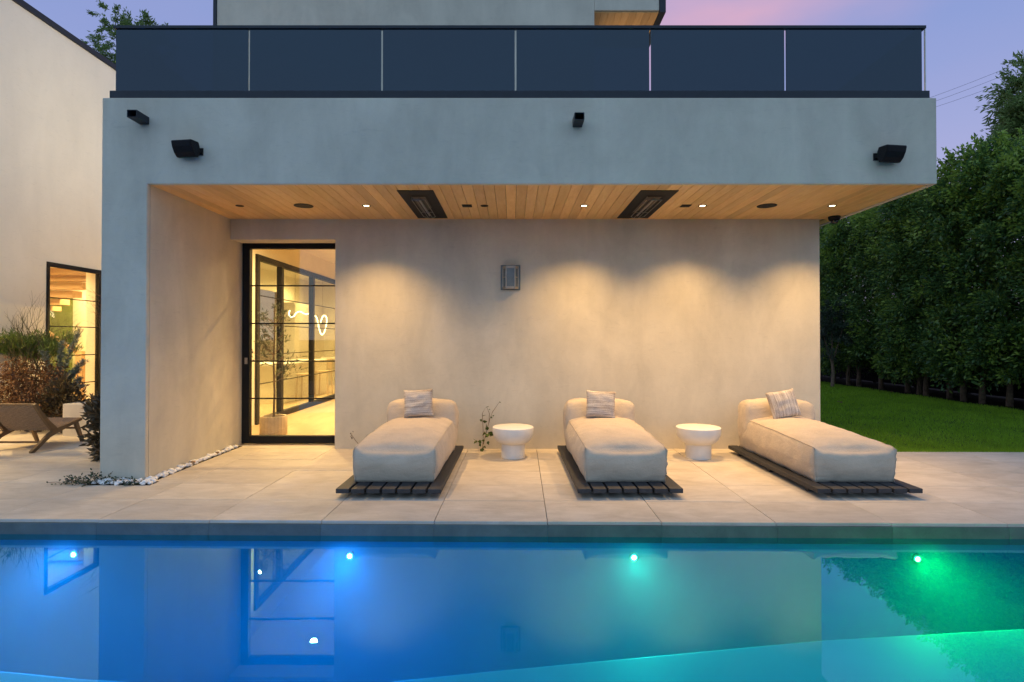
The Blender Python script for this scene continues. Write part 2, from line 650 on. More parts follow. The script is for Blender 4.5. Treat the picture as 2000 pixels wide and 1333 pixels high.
M_leaf_fine = foliage('fine_leaf', (0.018, 0.04, 0.022), (0.045, 0.075, 0.04), (0.09, 0.12, 0.06), 0.5, 0.2)
M_leaf_brown = foliage('dry_brown_leaf', (0.07, 0.034, 0.016), (0.19, 0.095, 0.045), (0.34, 0.20, 0.10), 0.8, 0.15)
M_leaf_darkbrown = foliage('bronze_leaf', (0.034, 0.028, 0.016), (0.085, 0.066, 0.036), (0.18, 0.13, 0.07), 0.5, 0.15)
M_leaf_blue = foliage('blue_needle', (0.09, 0.14, 0.14), (0.19, 0.25, 0.24), (0.32, 0.38, 0.35), 0.6, 0.1)
M_leaf_pencil = foliage('green_stem_leaf', (0.045, 0.09, 0.016), (0.13, 0.21, 0.035), (0.26, 0.30, 0.08), 0.5, 0.15)
M_leaf_ground = foliage('creeper_leaf', (0.012, 0.028, 0.014), (0.03, 0.06, 0.026), (0.07, 0.11, 0.05), 0.5, 0.2)
M_leaf_vine = foliage('vine_leaf', (0.035, 0.065, 0.012), (0.085, 0.14, 0.028), (0.16, 0.21, 0.05), 0.5, 0.3)
M_grass = foliage('grass_blade', (0.10, 0.20, 0.004), (0.25, 0.44, 0.012), (0.36, 0.53, 0.035), 0.7, 0.35)

# ------------------------------------------------------------------ ground, deck and pool (turned a little against the house)
DROT = -0.014
PIV = Vector((0, 4.65, 0))
PX0, PX1, PYN = -8.0, 8.0, -4.05      # pool extents in deck space (deck origin at the pool edge)


def deck_place(o):
    o.location = PIV
    o.rotation_euler = (0, 0, DROT)
    return o


def ring(mb, x0, x1, y0, y1, z, X0, X1, Y0, Y1):
    """flat sheet with a rectangular hole"""
    vs = [(X0, Y0, z), (X1, Y0, z), (X1, Y1, z), (X0, Y1, z), (x0, y0, z), (x1, y0, z), (x1, y1, z), (x0, y1, z)]
    mb.add(vs, [(0, 1, 5, 4), (1, 2, 6, 5), (2, 3, 7, 6), (3, 0, 4, 7)])


g = MB()
ring(g, PX0 - 0.05, PX1 + 0.05, PYN - 0.05, 0.05, -0.06, -900, 900, -900, 900)
tag(deck_place(put('ground', g, M_soil)), kind='structure')

deck = thing('pool_deck', 'pale limestone paver terrace around the pool', None, kind='structure')
deck_place(deck)
g = MB()
ring(g, PX0 - 0.02, PX1 + 0.02, PYN - 0.02, 0.025, -0.016, -13.2, 11.0, -9.0, 6.0)
o = put('grout_bed', g, M_grout, deck)

TW, TD = 0.934, 0.59
tile_me = {}


def tile_mesh(w, d):
    key = (round(w, 3), round(d, 3))
    if key not in tile_me:
        bm = bmesh.new()
        bmesh.ops.create_cube(bm, size=1, matrix=Matrix.Translation((w / 2, d / 2, -0.0125)) @ Matrix.Diagonal((w - 0.005, d - 0.005, 0.025, 1)))
        top = [e for e in bm.edges if all(v.co.z > -0.001 for v in e.verts)]
        bmesh.ops.bevel(bm, geom=top, offset=0.002, segments=1, affect='EDGES')
        me = bpy.data.meshes.new('paver')
        bm.to_mesh(me)
        bm.free()
        me.materials.append(M_tile)
        tile_me[key] = me
    return tile_me[key]


ntile = 0
for r in range(0, 13):
    y0 = TD * r
    for c in range(-13, 10):
        x0 = 0.292 + TW * c
        wx = x0 + TW / 2
        wy = PIV.y + y0 + TD / 2
        d = TD
        if wx > 4.3 and r >= 5:
            continue                                   # lawn
        if wx > -4.6 and r >= 6:
            continue                                   # inside the house
        if wx < -4.6 and wx > -6.9 and wy > 10.0:
            continue
        if wx < -8.9:
            if wy > 6.2: continue
        if abs(wx) > 1.02 * (wy) + 1.2:
            continue                                   # never in view
        o = bpy.data.objects.new('paver', tile_mesh(TW, d))
        COL.objects.link(o)
        o.parent = deck
        o.location = (x0, y0, random.uniform(-0.0012, 0.0012))
        ntile += 1
print('pavers', ntile)

pool = thing('pool', 'rectangular swimming pool lit blue and green', None, kind='structure')
deck_place(pool)
WZ = -0.118
FL = -1.40
g = MB()
x0, x1, y0, y1 = PX0, PX1, PYN, 0.012
z1 = -0.03
g.add([(x0, y0, FL), (x1, y0, FL), (x1, y1, FL), (x0, y1, FL)], [(0, 1, 2, 3)])
g.add([(x0, y1, FL), (x1, y1, FL), (x1, y1, z1), (x0, y1, z1)], [(0, 1, 2, 3)])
g.add([(x0, y0, FL), (x1, y0, FL), (x1, y0, z1), (x0, y0, z1)], [(3, 2, 1, 0)])
g.add([(x0, y0, FL), (x0, y1, FL), (x0, y1, z1), (x0, y0, z1)], [(3, 2, 1, 0)])
g.add([(x1, y0, FL), (x1, y1, FL), (x1, y1, z1), (x1, y0, z1)], [(0, 1, 2, 3)])
put('pool_shell', g, M_pool, pool, fix=False)
# wide shallow ledge on the near side
g = MB()
pts = [(-8, -0.95), (-3.13, -1.25), (-2.5, -1.33), (-1.2, -1.42), (-0.12, -1.22), (2.06, -0.84), (3.58, -0.665), (8, -0.3), (8, -4.05), (-8, -4.05)]
pts = [(a * 0.97, (b + 4.65) * 0.97 - 4.65) for a, b in pts]
pts = [(min(max(a, -7.99), 7.99), max(b, -4.04)) for a, b in pts]
g.prism(pts, FL + 0.004, -0.44, 'Z')
put('shallow_ledge', g, M_pool, pool, bevel=0.03)
me = None
for c in range(-9, 9):
    xa = 0.292 + TW * c
    if xa < PX0 or xa + TW > PX1:
        continue
    if me is None:
        me = MB().box(0.001, TW - 0.001, -0.0, 0.028, -0.165, -0.026).mesh('coping_stone')
        me.materials.append(M_coping)
    o = bpy.data.objects.new('coping_stone', me)
    COL.objects.link(o)
    o.parent = pool
    o.location = (xa, 0.004 - 0.02, 0)
g = MB().box(PX0 - 0.012, PX1 + 0.012, PYN - 0.012, -0.010, FL - 0.02, WZ)
w = put('water', g, M_water)
deck_place(w)
tag(w, kind='structure')

# pool lamps
for i, (px, py, colr, lab, k) in enumerate([
        (140, 1078, (0.01, 0.30, 1.0), 'round blue pool light beside the reflected stair window', 1.0),
        (684, 1089, (0.03, 0.28, 1.0), 'round violet blue pool light below the first daybed', 1.0),
        (1236, 1089, (0.0, 0.78, 0.46), 'round turquoise pool light below the middle daybed', 0.52),
        (1779, 1087, (0.0, 0.88, 0.13), 'round green pool light below the daybed nearest the lawn', 0.85)]):
    X = (px - 1000) / 1100 * 4.65
    t = thing('pool_light', lab, 'pool light', group='underwater pool lights')
    t.location = PIV + Vector((X, -X * 0.014 - 0.002, -0.285))
    t.rotation_euler = (PI / 2, 0, DROT)
    put('trim_ring', MB().lathe([(0.042, 0.0), (0.042, 0.012), (0.03, 0.016), (0.03, 0.0)], 24), M_steel, t, smooth='auto')
    core = tuple(0.30 + 0.70 * v for v in colr)
    put('lens', MB().disc((0, 0, 0.014), 0.020), emis('pool_lens_%d' % i, core, 45), t)
    ld = bpy.data.lights.new('pool_lamp', 'AREA')
    ld.shape = 'DISK'
    ld.size = 0.09
    ld.energy = POOL_W * k
    ld.color = colr
    l2 = ld.copy()
    ld.energy = POOL_W * k * 0.5
    l2.energy = POOL_W * k * 1.6
    l2.spread = math.radians(140)
    for dd_ in (ld, l2):
        lo = bpy.data.objects.new('pool_lamp', dd_)
        COL.objects.link(lo)
        lo.parent = t
        lo.location = (0, 0, 0.03)
        lo.rotation_euler = (PI, 0, 0)

# lawn
lx0, lx1, ly0, ly1 = 4.0, 10.75, 7.54, 27.0
g = MB()
g.add([(lx0, ly0, -0.012), (lx1, ly0 - 0.09, -0.012), (lx1, ly1, -0.012), (lx0, ly1, -0.012)], [(0, 1, 2, 3)])
tag(put('lawn', g, plain('turf_soil', (0.035, 0.065, 0.010), 0.95, nscale=20, namt=0.4, spec=0.1)), kind='structure')
nb = 150000
yy = 7.54 + (rng.random(nb) ** 1.9) * 14
xx = 4.1 + rng.random(nb) * 6.6
yy = yy - (xx - 4.1) * 0.014 - rng.random(nb) ** 6 * 0.045
keep = xx < 0.96 * yy + 0.5
xx, yy = xx[keep], yy[keep]
n = len(xx)
C = np.stack([xx, yy, np.full(n, -0.014)], 1)
ln = rng.normal(0, 0.35, (n, 2))
pn = np.sin(xx * 3.1 + np.sin(yy * 2.3)) * np.sin(yy * 2.7 + np.cos(xx * 1.9))
h = (0.028 + 0.024 * rng.random(n)) * (1 + 0.05 * (yy - 7.5)) * (1 + 0.25 * pn)
T = C + np.stack([ln[:, 0] * h, ln[:, 1] * h, h], 1)
a = rng.random(n) * PI
wv = np.stack([np.cos(a), np.sin(a), np.zeros(n)], 1) * (0.0028 + 0.0012 * (yy[:, None] - 7.5) * 0.5)
V = np.stack([C - wv, C + wv, T], 1).reshape(-1, 3)
F = np.arange(3 * n).reshape(-1, 3)
o = link('grass', np_mesh('grass', V, F), M_grass, fix=False)
tag(o, 'short mown green grass of the lawn beside the house', 'grass', kind='stuff')
bedm = MB().add([(10.7, 5.0, -0.006), (13.2, 5.0, -0.006), (13.2, 27, -0.006), (10.7, 27, -0.006)], [(0, 1, 2, 3)])
tag(put('hedge_bed', bedm, M_soil), kind='structure')
# few dry leaves on the lawn
for i, (px, py) in enumerate([(1634, 788), (1639, 789), (1738, 768)]):
    D = 1650 / (py - 663)
    o = link('fallen_leaf', leaf_mesh('fallen_leaf', np.array([[(px - 1000) / 1100 * D, D, 0.035]]), np.array([[1.0, 0.2, 0.05]]), 0.09), M_leaf_brown, fix=False)
    tag(o, ['dry leaf on the lawn close to the porch wall', 'second dry leaf on the lawn touching its neighbour by the porch wall', 'lone dry leaf further out on the lawn towards the evergreen row'][i], 'leaf', 'dry leaves on the lawn')

# ------------------------------------------------------------------ the house
house = thing('house', 'modern grey plaster house with wood lined overhang and roof terrace', 'house')
Yf, Yw, Yb = 5.95, 7.72, 16.0
Zs, Zt = 3.144, 4.064
g = MB()
g.prism([(-4.349, -0.02), (-3.868, -0.02), (-3.868, Zs), (4.506, Zs), (4.506, Zt), (-4.349, Zt)], Yf, 6.01)
put('front_wall', g, M_plaster, house, bevel=0.012)
g = MB()
g.box(-4.349, -3.868, 6.01, 8.19, -0.02, 3.166)
put('side_pier', g, M_plaster, house)
g = MB()
g.box(-4.349, 4.446, 6.01, Yb, 3.45, 4.05)
g.box(-4.349, 4.446, 6.01, 8.02, 3.17, 3.45)
g.box(4.446, 4.506, 6.01, Yb, Zs, Zt)
put('terrace_slab', g, M_plaster, house)
g = MB()
g.prism([(-2.428, -0.02), (4.225, -0.02), (4.225, 3.166), (-3.868, 3.166), (-3.868, 2.868), (-2.428, 2.868)], Yw, 8.02)
g.box(3.985, 4.2245, 8.02, Yb, -0.02, 3.166)
g.box(-3.868, 3.985, 8.02, 8.19, 2.95, 3.449)
g.box(-2.35, 3.985, 8.02, 8.19, -0.02, 2.95)
put('rear_wall', g, M_plaster, house, bevel=0.008)

# soffit boards
bw = 0.1186
nbd = 0
xb = -3.866
me = None
while xb < 4.44:
    wd = min(bw, 4.444 - xb)
    if wd < 0.02: break
    if me is None:
        bm = bmesh.new()
        L = 6.5
        bmesh.ops.create_cube(bm, size=1, matrix=Matrix.Translation((bw / 2, L / 2, 0.008)) @ Matrix.Diagonal((bw - 0.0035, L, 0.016, 1)))
        low = [e for e in bm.edges if all(v.co.z < 0.001 for v in e.verts) and abs(e.verts[0].co.y - e.verts[1].co.y) > 1]
        bmesh.ops.bevel(bm, geom=low, offset=0.003, segments=1, affect='EDGES')
        me = bpy.data.meshes.new('soffit_board')
        bm.to_mesh(me)
        bm.free()
        me.materials.append(M_cedar)
    o = bpy.data.objects.new('soffit_board', me)
    COL.objects.link(o)
    o.parent = house
    o.location = (xb, 6.012, Zs + 0.004)
    # boards stop at the rear wall except along the free side
    if xb < 4.22:
        o.scale = (1, (Yw - 6.012 - 0.001) / 6.5, 1)
    nbd += 1
    xb += bw
print('boards', nbd)
o = put('board_backing', MB().box(-3.866, 4.444, 6.014, 7.719, Zs + 0.0205, 3.169), M_cavity, house)

# glazed door
door = thing('glass_door', None, None)
door.parent = house
Yd = 8.06
dx0, dx1, dz0, dz1 = -3.864, -2.352, 0.012, 2.946
fw = 0.105
fr = thing('door_frame', None, None)
g = MB()
g.box(dx0, dx0 + fw, Yd, Yd + 0.09, dz0, dz1)
g.box(dx1 - fw, dx1, Yd, Yd + 0.09, dz0, dz1)
g.box(dx0 + fw, dx1 - fw, Yd, Yd + 0.09, dz0, dz0 + fw)
g.box(dx0 + fw, dx1 - fw, Yd, Yd + 0.09, 2.80, dz1)
bpy.data.objects.remove(fr)
put('frame', g, M_black, door, bevel=0.004)
for py in (558, 632, 706, 779):
    z = 1.5 + (663 - py) / 1100 * Yd
    put('muntin', MB().box(dx0 + fw, dx1 - fw, Yd + 0.03, Yd + 0.06, z - 0.009, z + 0.009), M_black, door)
put('pane', MB().box(dx0 + fw, dx1 - fw, Yd + 0.043, Yd + 0.047, dz0 + fw, 2.80), M_pane, door)
put('lock', MB().lathe([(0.012, 0), (0.012, 0.02)], 12).box(-0.02, 0.02, -0.045, 0.045, -0.006, 0.0), M_steel, door, loc=(dx0 + 0.06, Yd - 0.004, 1.19)).rotation_euler = (PI / 2, 0, 0)

# rooms behind the door
g = MB()
g.box(-4.5, 3.98, 8.19, 15.3, -0.05, 0.0)
g.box(-6.75, -4.5, 9.95, 19.0, -0.05, 0.0)
g.box(-3.868, -2.35, 8.02, 8.19, -0.05, 0.0)
put('interior_floor', g, M_int_floor, house)
g = MB()
g.box(-4.6, 3.98, 8.19, 15.3, 3.40, 3.448)
g.box(-6.8, -4.6, 9.86, 19.0, 3.40, 3.6)
g.box(-4.9, -4.349, 8.19, 16.0, 3.4485, 3.9)
put('interior_ceiling', g, M_int_wall, house)
g = MB()
g.box(-4.6, -4.5, 8.19, 9.86, -0.02, 3.40)
g.box(-4.6, -4.5, 9.86, 14.9, 3.0, 3.40)
g.box(-4.6, -4.5, 14.9, 19.0, 0.0, 3.40)
g.box(-4.5, 3.98, 15.3, 15.4, -0.02, 3.40)
g.box(-4.6, -4.349, 8.1, 8.19, -0.02, 3.40)
g.box(-6.8, -4.6, 9.86, 9.95, -0.02, 3.40)
g.box(-6.8, -4.6, 18.9, 19.0, 0.0, 3.40)
g.box(-6.8, -6.75, 9.95, 10.5, -0.02, 3.40)
g.box(-6.8, -6.75, 16.2, 18.9, -0.02, 3.40)
g.box(-6.8, -6.75, 10.5, 16.2, 2.85, 3.40)
put('interior_wall', g, M_int_wall, house)
# steel framed glass partition in the plane x = -4.5
part_ = thing('glass_partition', None, None)
part_.parent = house
g = MB()
g.box(-4.56, -4.46, 9.862, 14.898, 2.90, 2.998)
g.box(-4.56, -4.46, 9.862, 14.898, 0.002, 0.10)
for y in (9.862, 10.90, 12.62, 14.79):
    g.box(-4.56, -4.46, y, y + 0.11, 0.10, 2.90)
put('frame', g, M_black, part_, bevel=0.004)
for z in (0.70, 1.22, 1.76, 2.28):
    put('muntin', MB().box(-4.52, -4.50, 9.97, 14.79, z - 0.008, z + 0.008), M_black, part_)
put('pane', MB().box(-4.512, -4.508, 9.97, 14.79, 0.10, 2.90), M_pane_int, part_)
# unseen courtyard glazing, added to let room light onto the white wing
cg = thing('added_courtyard_glazing', None, None)
cg.parent = house
for y in (10.5, 12.35, 14.25, 16.13):
    put('frame_post', MB().box(-6.80, -6.74, y, y + 0.07, 0, 2.85), M_black, cg)
put('pane', MB().box(-6.772, -6.768, 10.57, 16.13, 0.0, 2.85), M_pane, cg)

# roof terrace upper storey
g = MB()
g.box(-4.745, 1.325, 9.0, 13.5, 4.05, 8.2)
g.box(1.325, 2.37, 9.0, 10.14, 6.785, 8.2)
put('upper_wall', g, M_plaster, house, bevel=0.01)
put('corner_trim', MB().box(-4.80, -4.747, 8.99, 13.5, 4.06, 8.2), M_dark_trim, house)
put('roof_fascia', MB().box(2.372, 2.47, 8.985, 10.15, 6.75, 8.2), M_dark_trim, house)
for k in range(9):
    put('soffit_board', MB().box(1.328 + k * 0.1157, 1.328 + k * 0.1157 + 0.112, 9.03, 10.13, 6.768, 6.783), M_cedar, house)
# glowing panel added on the upper storey side to brighten the corner soffit
uw = thing('added_glow_panel', None, None)
uw.parent = house
g = MB()
g.box(1.327, 1.36, 9.35, 9.40, 4.1, 6.5).box(1.327, 1.36, 12.8, 12.85, 4.1, 6.5).box(1.327, 1.36, 9.40, 12.8, 6.45, 6.5)
put('frame', g, M_black, uw)
put('pane', MB().box(1.327, 1.333, 9.40, 12.8, 4.1, 6.45), emis('soffit_glow', (1.0, 0.62, 0.28), 1.6), uw)

lw = thing('added_glow_panel', None, None)  # second added panel, out of view, glows onto the tall white wing
lw.parent = house
put('frame', MB().box(-4.84, -4.802, 9.30, 9.36, 4.55, 6.9).box(-4.84, -4.802, 13.0, 13.06, 4.55, 6.9).box(-4.84, -4.802, 9.36, 13.0, 6.84, 6.9).box(-4.84, -4.802, 9.36, 13.0, 4.55, 4.61), M_black, lw)
put('pane', MB().box(-4.81, -4.803, 9.36, 13.0, 4.61, 6.84), emis('wing_glow', (1.0, 0.86, 0.62), 3.2), lw)

# scuppers
for (px, py, px2, py2) in [(257.5, 223, 279.5, 235), (1130.5, 229, 1128, 240)]:
    X = (px2 - 1000) / 1100 * Yf
    Z = 1.5 + (663 - py2) / 1100 * Yf
    hw, hh, t = 0.050, 0.038, 0.005
    g = MB()
    y0_, y1_ = Yf - 0.20, Yf
    g.box(X - hw, X + hw, y0_, y1_, Z + hh - t, Z + hh)
    g.box(X - hw, X + hw, y0_, y1_, Z - hh, Z - hh + t)
    g.box(X - hw, X - hw + t, y0_, y1_, Z - hh + t, Z + hh - t)
    g.box(X + hw - t, X + hw, y0_, y1_, Z - hh + t, Z + hh - t)
    g.box(X - hw + t, X + hw - t, y1_ - 0.02, y1_, Z - hh + t, Z + hh - t)
    put('scupper', g, M_dark_trim, house)

# ------------------------------------------------------------------ glass railing on the terrace edge
rail = thing('glass_railing', 'dark smoked glass railing along the roof terrace edge', 'railing', (0, 5.995, 0))
put('base_channel', MB().box(-4.282, 4.445, -0.03, 0.06, 4.052, 4.146), M_dark_trim, rail, bevel=0.003)
put('top_rail', MB().box(-4.255, 4.42, -0.022, 0.028, 4.818, 4.850), M_dark_trim, rail, bevel=0.003)
edges = [223, 484, 745, 1007, 1271, 1536, 1804]
for i in range(6):
    xa = (edges[i] + (0 if i == 0 else 1.7) - 1000) / 1100 * 5.995
    xb_ = (edges[i + 1] - (0 if i == 5 else 1.7) - 1000) / 1100 * 5.995
    put('glass_panel', MB().box(xa, xb_, -0.004, 0.008, 4.147, 4.816), M_rail_glass, rail)
for sx in (-4.238, 4.40):
    put('glass_panel', MB().box(sx - 0.006, sx + 0.006, 0.03, 5.0, 4.147, 4.816), M_rail_glass, rail)
    put('top_rail', MB().box(sx - 0.022, sx + 0.022, 0.03, 5.0, 4.818, 4.850), M_dark_trim, rail)
    put('base_channel', MB().box(sx - 0.04, sx + 0.04, 0.062, 5.0, 4.052, 4.146), M_dark_trim, rail)
put('corner_post', MB().box(4.412, 4.424, -0.006, 0.006, 4.147, 4.816), M_steel, rail)

# ------------------------------------------------------------------ white side wing
wing = thing('house_wing', 'tall white plaster building with dark roof edge and glowing stair window', 'house')
WX = -8.5
wy0, wy1 = 10.27, 11.62
g = MB()
zt = 7.26
g.box(WX - 0.3, WX, 5.0, 5.6, -0.02, zt)
g.box(WX - 0.3, WX, 5.6, 9.0, 2.92, zt)
g.box(WX - 0.3, WX, 9.0, wy0, -0.02, zt)
g.box(WX - 0.3, WX, wy1, 14.6, -0.02, zt)
g.box(WX - 0.3, WX, wy0, wy1, 2.92, zt)
g.box(-14, WX - 0.3, 5.0, 5.3, -0.02, zt)
g.box(-14, WX - 0.3, 14.3, 14.6, -0.02, zt)
g.box(-14, WX - 0.3, 5.3, 14.3, 3.15, zt)
put('wall', g, M_white_wall, wing)
put('roof_edge', MB().box(-14.02, WX + 0.03, 4.97, 14.63, zt + 0.001, zt + 0.12), M_dark_trim, wing, bevel=0.01)
g = MB()
g.box(-14, WX - 0.3, 5.3, 14.3, -0.05, 0.02)
put('interior_floor', g, M_int_floor, wing)
g = MB()
g.box(-14, WX - 0.31, 14.2, 14.29, 0.02, 3.14)
g.box(-14, -13.9, 5.3, 14.2, 0.02, 3.14)
put('interior_wall', g, M_int_wall, wing)
win = thing('stair_window', None, None)
win.parent = wing
g = MB()
g.box(WX - 0.06, WX + 0.02, wy0, wy0 + 0.06, 0.02, 2.92)
g.box(WX - 0.06, WX + 0.02, wy1 - 0.06, wy1, 0.02, 2.92)
g.box(WX - 0.06, WX + 0.02, wy0 + 0.06, wy1 - 0.06, 2.84, 2.92)
g.box(WX - 0.06, WX + 0.02, wy0 + 0.06, wy1 - 0.06, 0.02, 0.08)
put('frame', g, M_black, win)
for z in (0.64, 1.19, 1.74, 2.27):
    put('muntin', MB().box(WX - 0.02, WX + 0.005, wy0 + 0.06, wy1 - 0.06, z - 0.009, z + 0.009), M_black, win)
put('pane', MB().box(WX - 0.012, WX - 0.008, wy0 + 0.06, wy1 - 0.06, 0.08, 2.84), M_pane, win)

pd = thing('added_patio_glazing', None, None)  # out of view opening, added so warm light spills over the patio
pd.parent = wing
for y in (5.6, 6.72, 7.85, 8.94):
    put('frame_post', MB().box(WX - 0.06, WX + 0.02, y, y + 0.06, 0.02, 2.92), M_black, pd)
put('pane', MB().box(WX - 0.012, WX - 0.008, 5.66, 8.94, 0.02, 2.92), M_pane, pd)

# stair seen through that window
stair = thing('staircase', 'floating wooden stair with handrail and newel post inside the side wing', 'staircase', (0, 0, 0))
U = lambda px, D: (px - 1000) / 1100 * D
VZ = lambda py, D: 1.5 + (663 - py) / 1100 * D
M_oak = wood('pale_oak', (0.40, 0.26, 0.13), (0.56, 0.39, 0.21), 'X', 0.45, 0.1, True, 14)
for k, (pr, ya, yb) in enumerate([(196, 524, 536), (176, 538, 549), (160, 552, 565), (140, 568, 581), (116, 584, 595), (100, 598, 607)]):
    D = 12.2 + 0.24 * k
    put('tread', MB().box(U(pr, D) - 1.5, U(pr, D), D, D + 0.30, VZ(yb, D), VZ(ya, D)), M_oak, stair)
D = 13.2
put('handrail', MB().bar((U(80, D), D, VZ(640, D)), (U(155, D), D, VZ(692, D)), 0.05, 0.07, (0, 1, 0)), M_oak, stair)
put('newel_post', MB().box(U(152, D), U(165, D), D - 0.07, D + 0.07, 0.2, VZ(686, D)), M_oak, stair)
put('glass_balustrade', MB().add([(U(80, D), D, 0.2), (U(150, D), D, 0.2), (U(150, D), D, VZ(692, D)), (U(80, D), D, VZ(642, D))], [(0, 1, 2, 3)]), M_pane, stair)
put('landing', MB().box(U(100, D) - 1, U(178, D), D - 0.35, D + 0.5, 0.02, 0.2), M_oak, stair)
D = 13.9
tag(put('glass_screen', MB().box(U(60, D), U(141, D), D, D + 0.02, 0.22, 2.6), M_green_glass), 'green tinted glass screen behind the stair', 'glass screen')

# ------------------------------------------------------------------ room lamps (recessed, lit)
M_lens = emis('lit_lens', (1.0, 0.80, 0.52), 9)
ring_me = MB().lathe([(0.052, 0.0), (0.052, -0.004), (0.036, -0.004), (0.036, 0.0)], 28).mesh('trim')
ring_me.materials.append(M_black)
lens_me = MB().disc((0, 0, -0.002), 0.034, 24, True).mesh('lens')
lens_me.materials.append(M_lens)


def lamp(name, x, y, z, label, watts, group, colr=WARM, size=150, blend=1.0, radius=0.04, ring_=None):
    t = thing(name, label, 'ceiling light', (x, y, z), 0, group)
    o = bpy.data.objects.new('trim', ring_me); COL.objects.link(o); o.parent = t
    o = bpy.data.objects.new('lens', lens_me); COL.objects.link(o); o.parent = t
    ld = bpy.data.lights.new('spot', 'SPOT')
    ld.energy = watts
    ld.color = colr
    ld.spot_size = math.radians(size)
    ld.spot_blend = blend
    ld.shadow_soft_size = radius
    lo = bpy.data.objects.new('spot', ld); COL.objects.link(lo)
    lo.parent = t
    lo.location = (0, 0, -0.012)
    return t


GL = 'recessed lights of the porch ceiling'
for px, lab in [(715, 'lit recessed ceiling light between the big round speaker and the heater'),
                (1141, 'lit recessed ceiling light alone between the two heaters'),
                (1373, 'lit recessed ceiling light beside the small square plate by the heater'),
                (1627, 'lit recessed ceiling light above the dome camera at the open corner')]:
    lamp('downlight', U(px, 6.93), 6.93, Zs + 0.003, lab, DOWNLIGHT_W, GL, WARM, 116, 1.0, 0.04)
GI = 'ceiling lights inside the house'
for x, y, lab in [(-3.36, 9.6, 'ceiling light just inside the glazed door'),
                  (-2.6, 10.9, 'ceiling light over the interior floor'),
                  (-2.4, 12.8, 'ceiling light deep inside the room behind the door'),
                  (0.3, 10.5, 'ceiling light in the middle of the room behind the wall')]:
    lamp('ceiling_light', x, y, 3.398, lab, ROOM_W * (0.35 if y < 10 else 0.6), GI, ROOMC, 170, radius=0.05)
for x, y, lab in [(-5.55, 12.4, 'ceiling light at the near end of the dining room'),
                  (-5.6, 14.3, 'ceiling light over the dining room island'),
                  (-5.7, 16.6, 'ceiling light at the far end of the dining room')]:
    lamp('ceiling_light', x, y, 3.398, lab, ROOM_W * 0.85, GI, ROOMC, 170, radius=0.05)
for x, y, lab in [(-9.3, 6.6, 'added unseen ceiling light at the near end of the side wing'), (-9.3, 8.2, 'added unseen ceiling light behind the added near glazing of the side wing'), (-9.6, 11.3, 'ceiling light above the stair window'),  # first two are unseen lamps added to warm the patio
                  (-11.3, 11.6, 'ceiling light over the stair treads'),
                  (-10.2, 13.7, 'ceiling light beside the green glass screen')]:
    lamp('ceiling_light', x, y, 3.148, lab, ROOM_W * (0.6 if y < 9 else 0.36), GI, ROOMC, 170)

# ------------------------------------------------------------------ dining room contents
isl = thing('kitchen_island', 'long pale kitchen island behind the glass partition', 'kitchen island', (-5.75, 14.6, 0))
put('cabinet', MB().box(-0.42, 0.42, -1.6, 1.6, 0.0, 0.88), M_int_wall, isl)
put('worktop', MB().box(-0.5, 0.5, -1.7, 1.7, 0.881, 0.93), M_table, isl, bevel=0.005)
for k, lab in enumerate(['pale stool at the near end of the kitchen island', 'pale stool at the far end of the kitchen island']):
    st = thing('bar_stool', lab, 'stool', (-5.08, 13.9 + 1.3 * k, 0), group='stools along the island')
    put('seat', MB().box(-0.18, 0.18, -0.18, 0.18, 0.62, 0.66), M_oak, st, bevel=0.01)
    put('backrest', MB().box(0.14, 0.17, -0.18, 0.18, 0.70, 0.98), M_oak, st, bevel=0.01)
    for sx in (-1, 1):
        for sy in (-1, 1):
            put('leg', MB().bar((sx * 0.15, sy * 0.15, 0.62), (sx * 0.18, sy * 0.18, 0.0), 0.03, 0.03), M_oak, st)
cab = thing('tall_cabinet', 'tall grey cabinet wall at the far side of the dining room', 'cabinet', (-6.45, 17.4, 0))
put('carcass', MB().box(-0.28, 0.25, -1.4, 1.4, 0.0, 2.55), M_int_grey, cab)
for k in range(4):
    put('cabinet_door', MB().box(0.252, 0.27, -1.39 + k * 0.7, -0.70 + k * 0.7, 0.05, 2.5), M_int_grey, cab)
bk = thing('bookcase', 'grey wall unit with pale ledge across the end of the dining room', 'cabinet', (-5.6, 18.6, 0))
put('carcass', MB().box(-0.8, 1.0, -0.1, 0.28, 0.0, 2.5), M_int_grey, bk)
put('ledge', MB().box(-0.8, 1.0, -0.4, -0.102, 0.85, 0.92), M_table, bk)
tv = thing('wall_screen', 'dark framed picture on the end wall of the dining room', 'picture', (-4.9, 18.48, 1.5))
put('picture_frame', MB().box(-0.3, 0.3, -0.02, 0.015, -0.32, 0.32), M_black, tv)
put('canvas', MB().box(-0.27, 0.27, -0.024, -0.0205, -0.29, 0.29), M_int_grey, tv)

# loop pendant
pend = thing('loop_pendant', 'glowing white ribbon loop pendant lamp behind the glass partition', 'pendant light', (0, 0, 0))
D = 14.0
pts = []
for (px, py, dd) in [(566, 607, 0), (564, 613, .05), (568, 620, .1), (574, 618, .15), (578, 612, .1), (586, 609, 0), (592, 612, -.1), (598, 614, -.1), (604, 613, 0), (612, 616, .1), (618, 620, .2), (621, 632, .2), (624, 645, .1), (628, 654, 0), (633, 650, -.1), (637, 636, -.15), (638, 622, -.1), (634, 617, 0), (630, 619, .1), (626, 630, .15)]:
    d = D + dd
    pts.append(Vector((U(px, d), d, VZ(py, d))))
cat = []
for i in range(len(pts) - 1):
    p0, p1, p2, p3 = pts[max(i - 1, 0)], pts[i], pts[i + 1], pts[min(i + 2, len(pts) - 1)]
    for k in range(5):
        t = k / 5
        cat.append(0.5 * ((2 * p1) + (p2 - p0) * t + (2 * p0 - 5 * p1 + 4 * p2 - p3) * t * t + (3 * p1 - p0 - 3 * p2 + p3) * t ** 3))
cat.append(pts[-1])
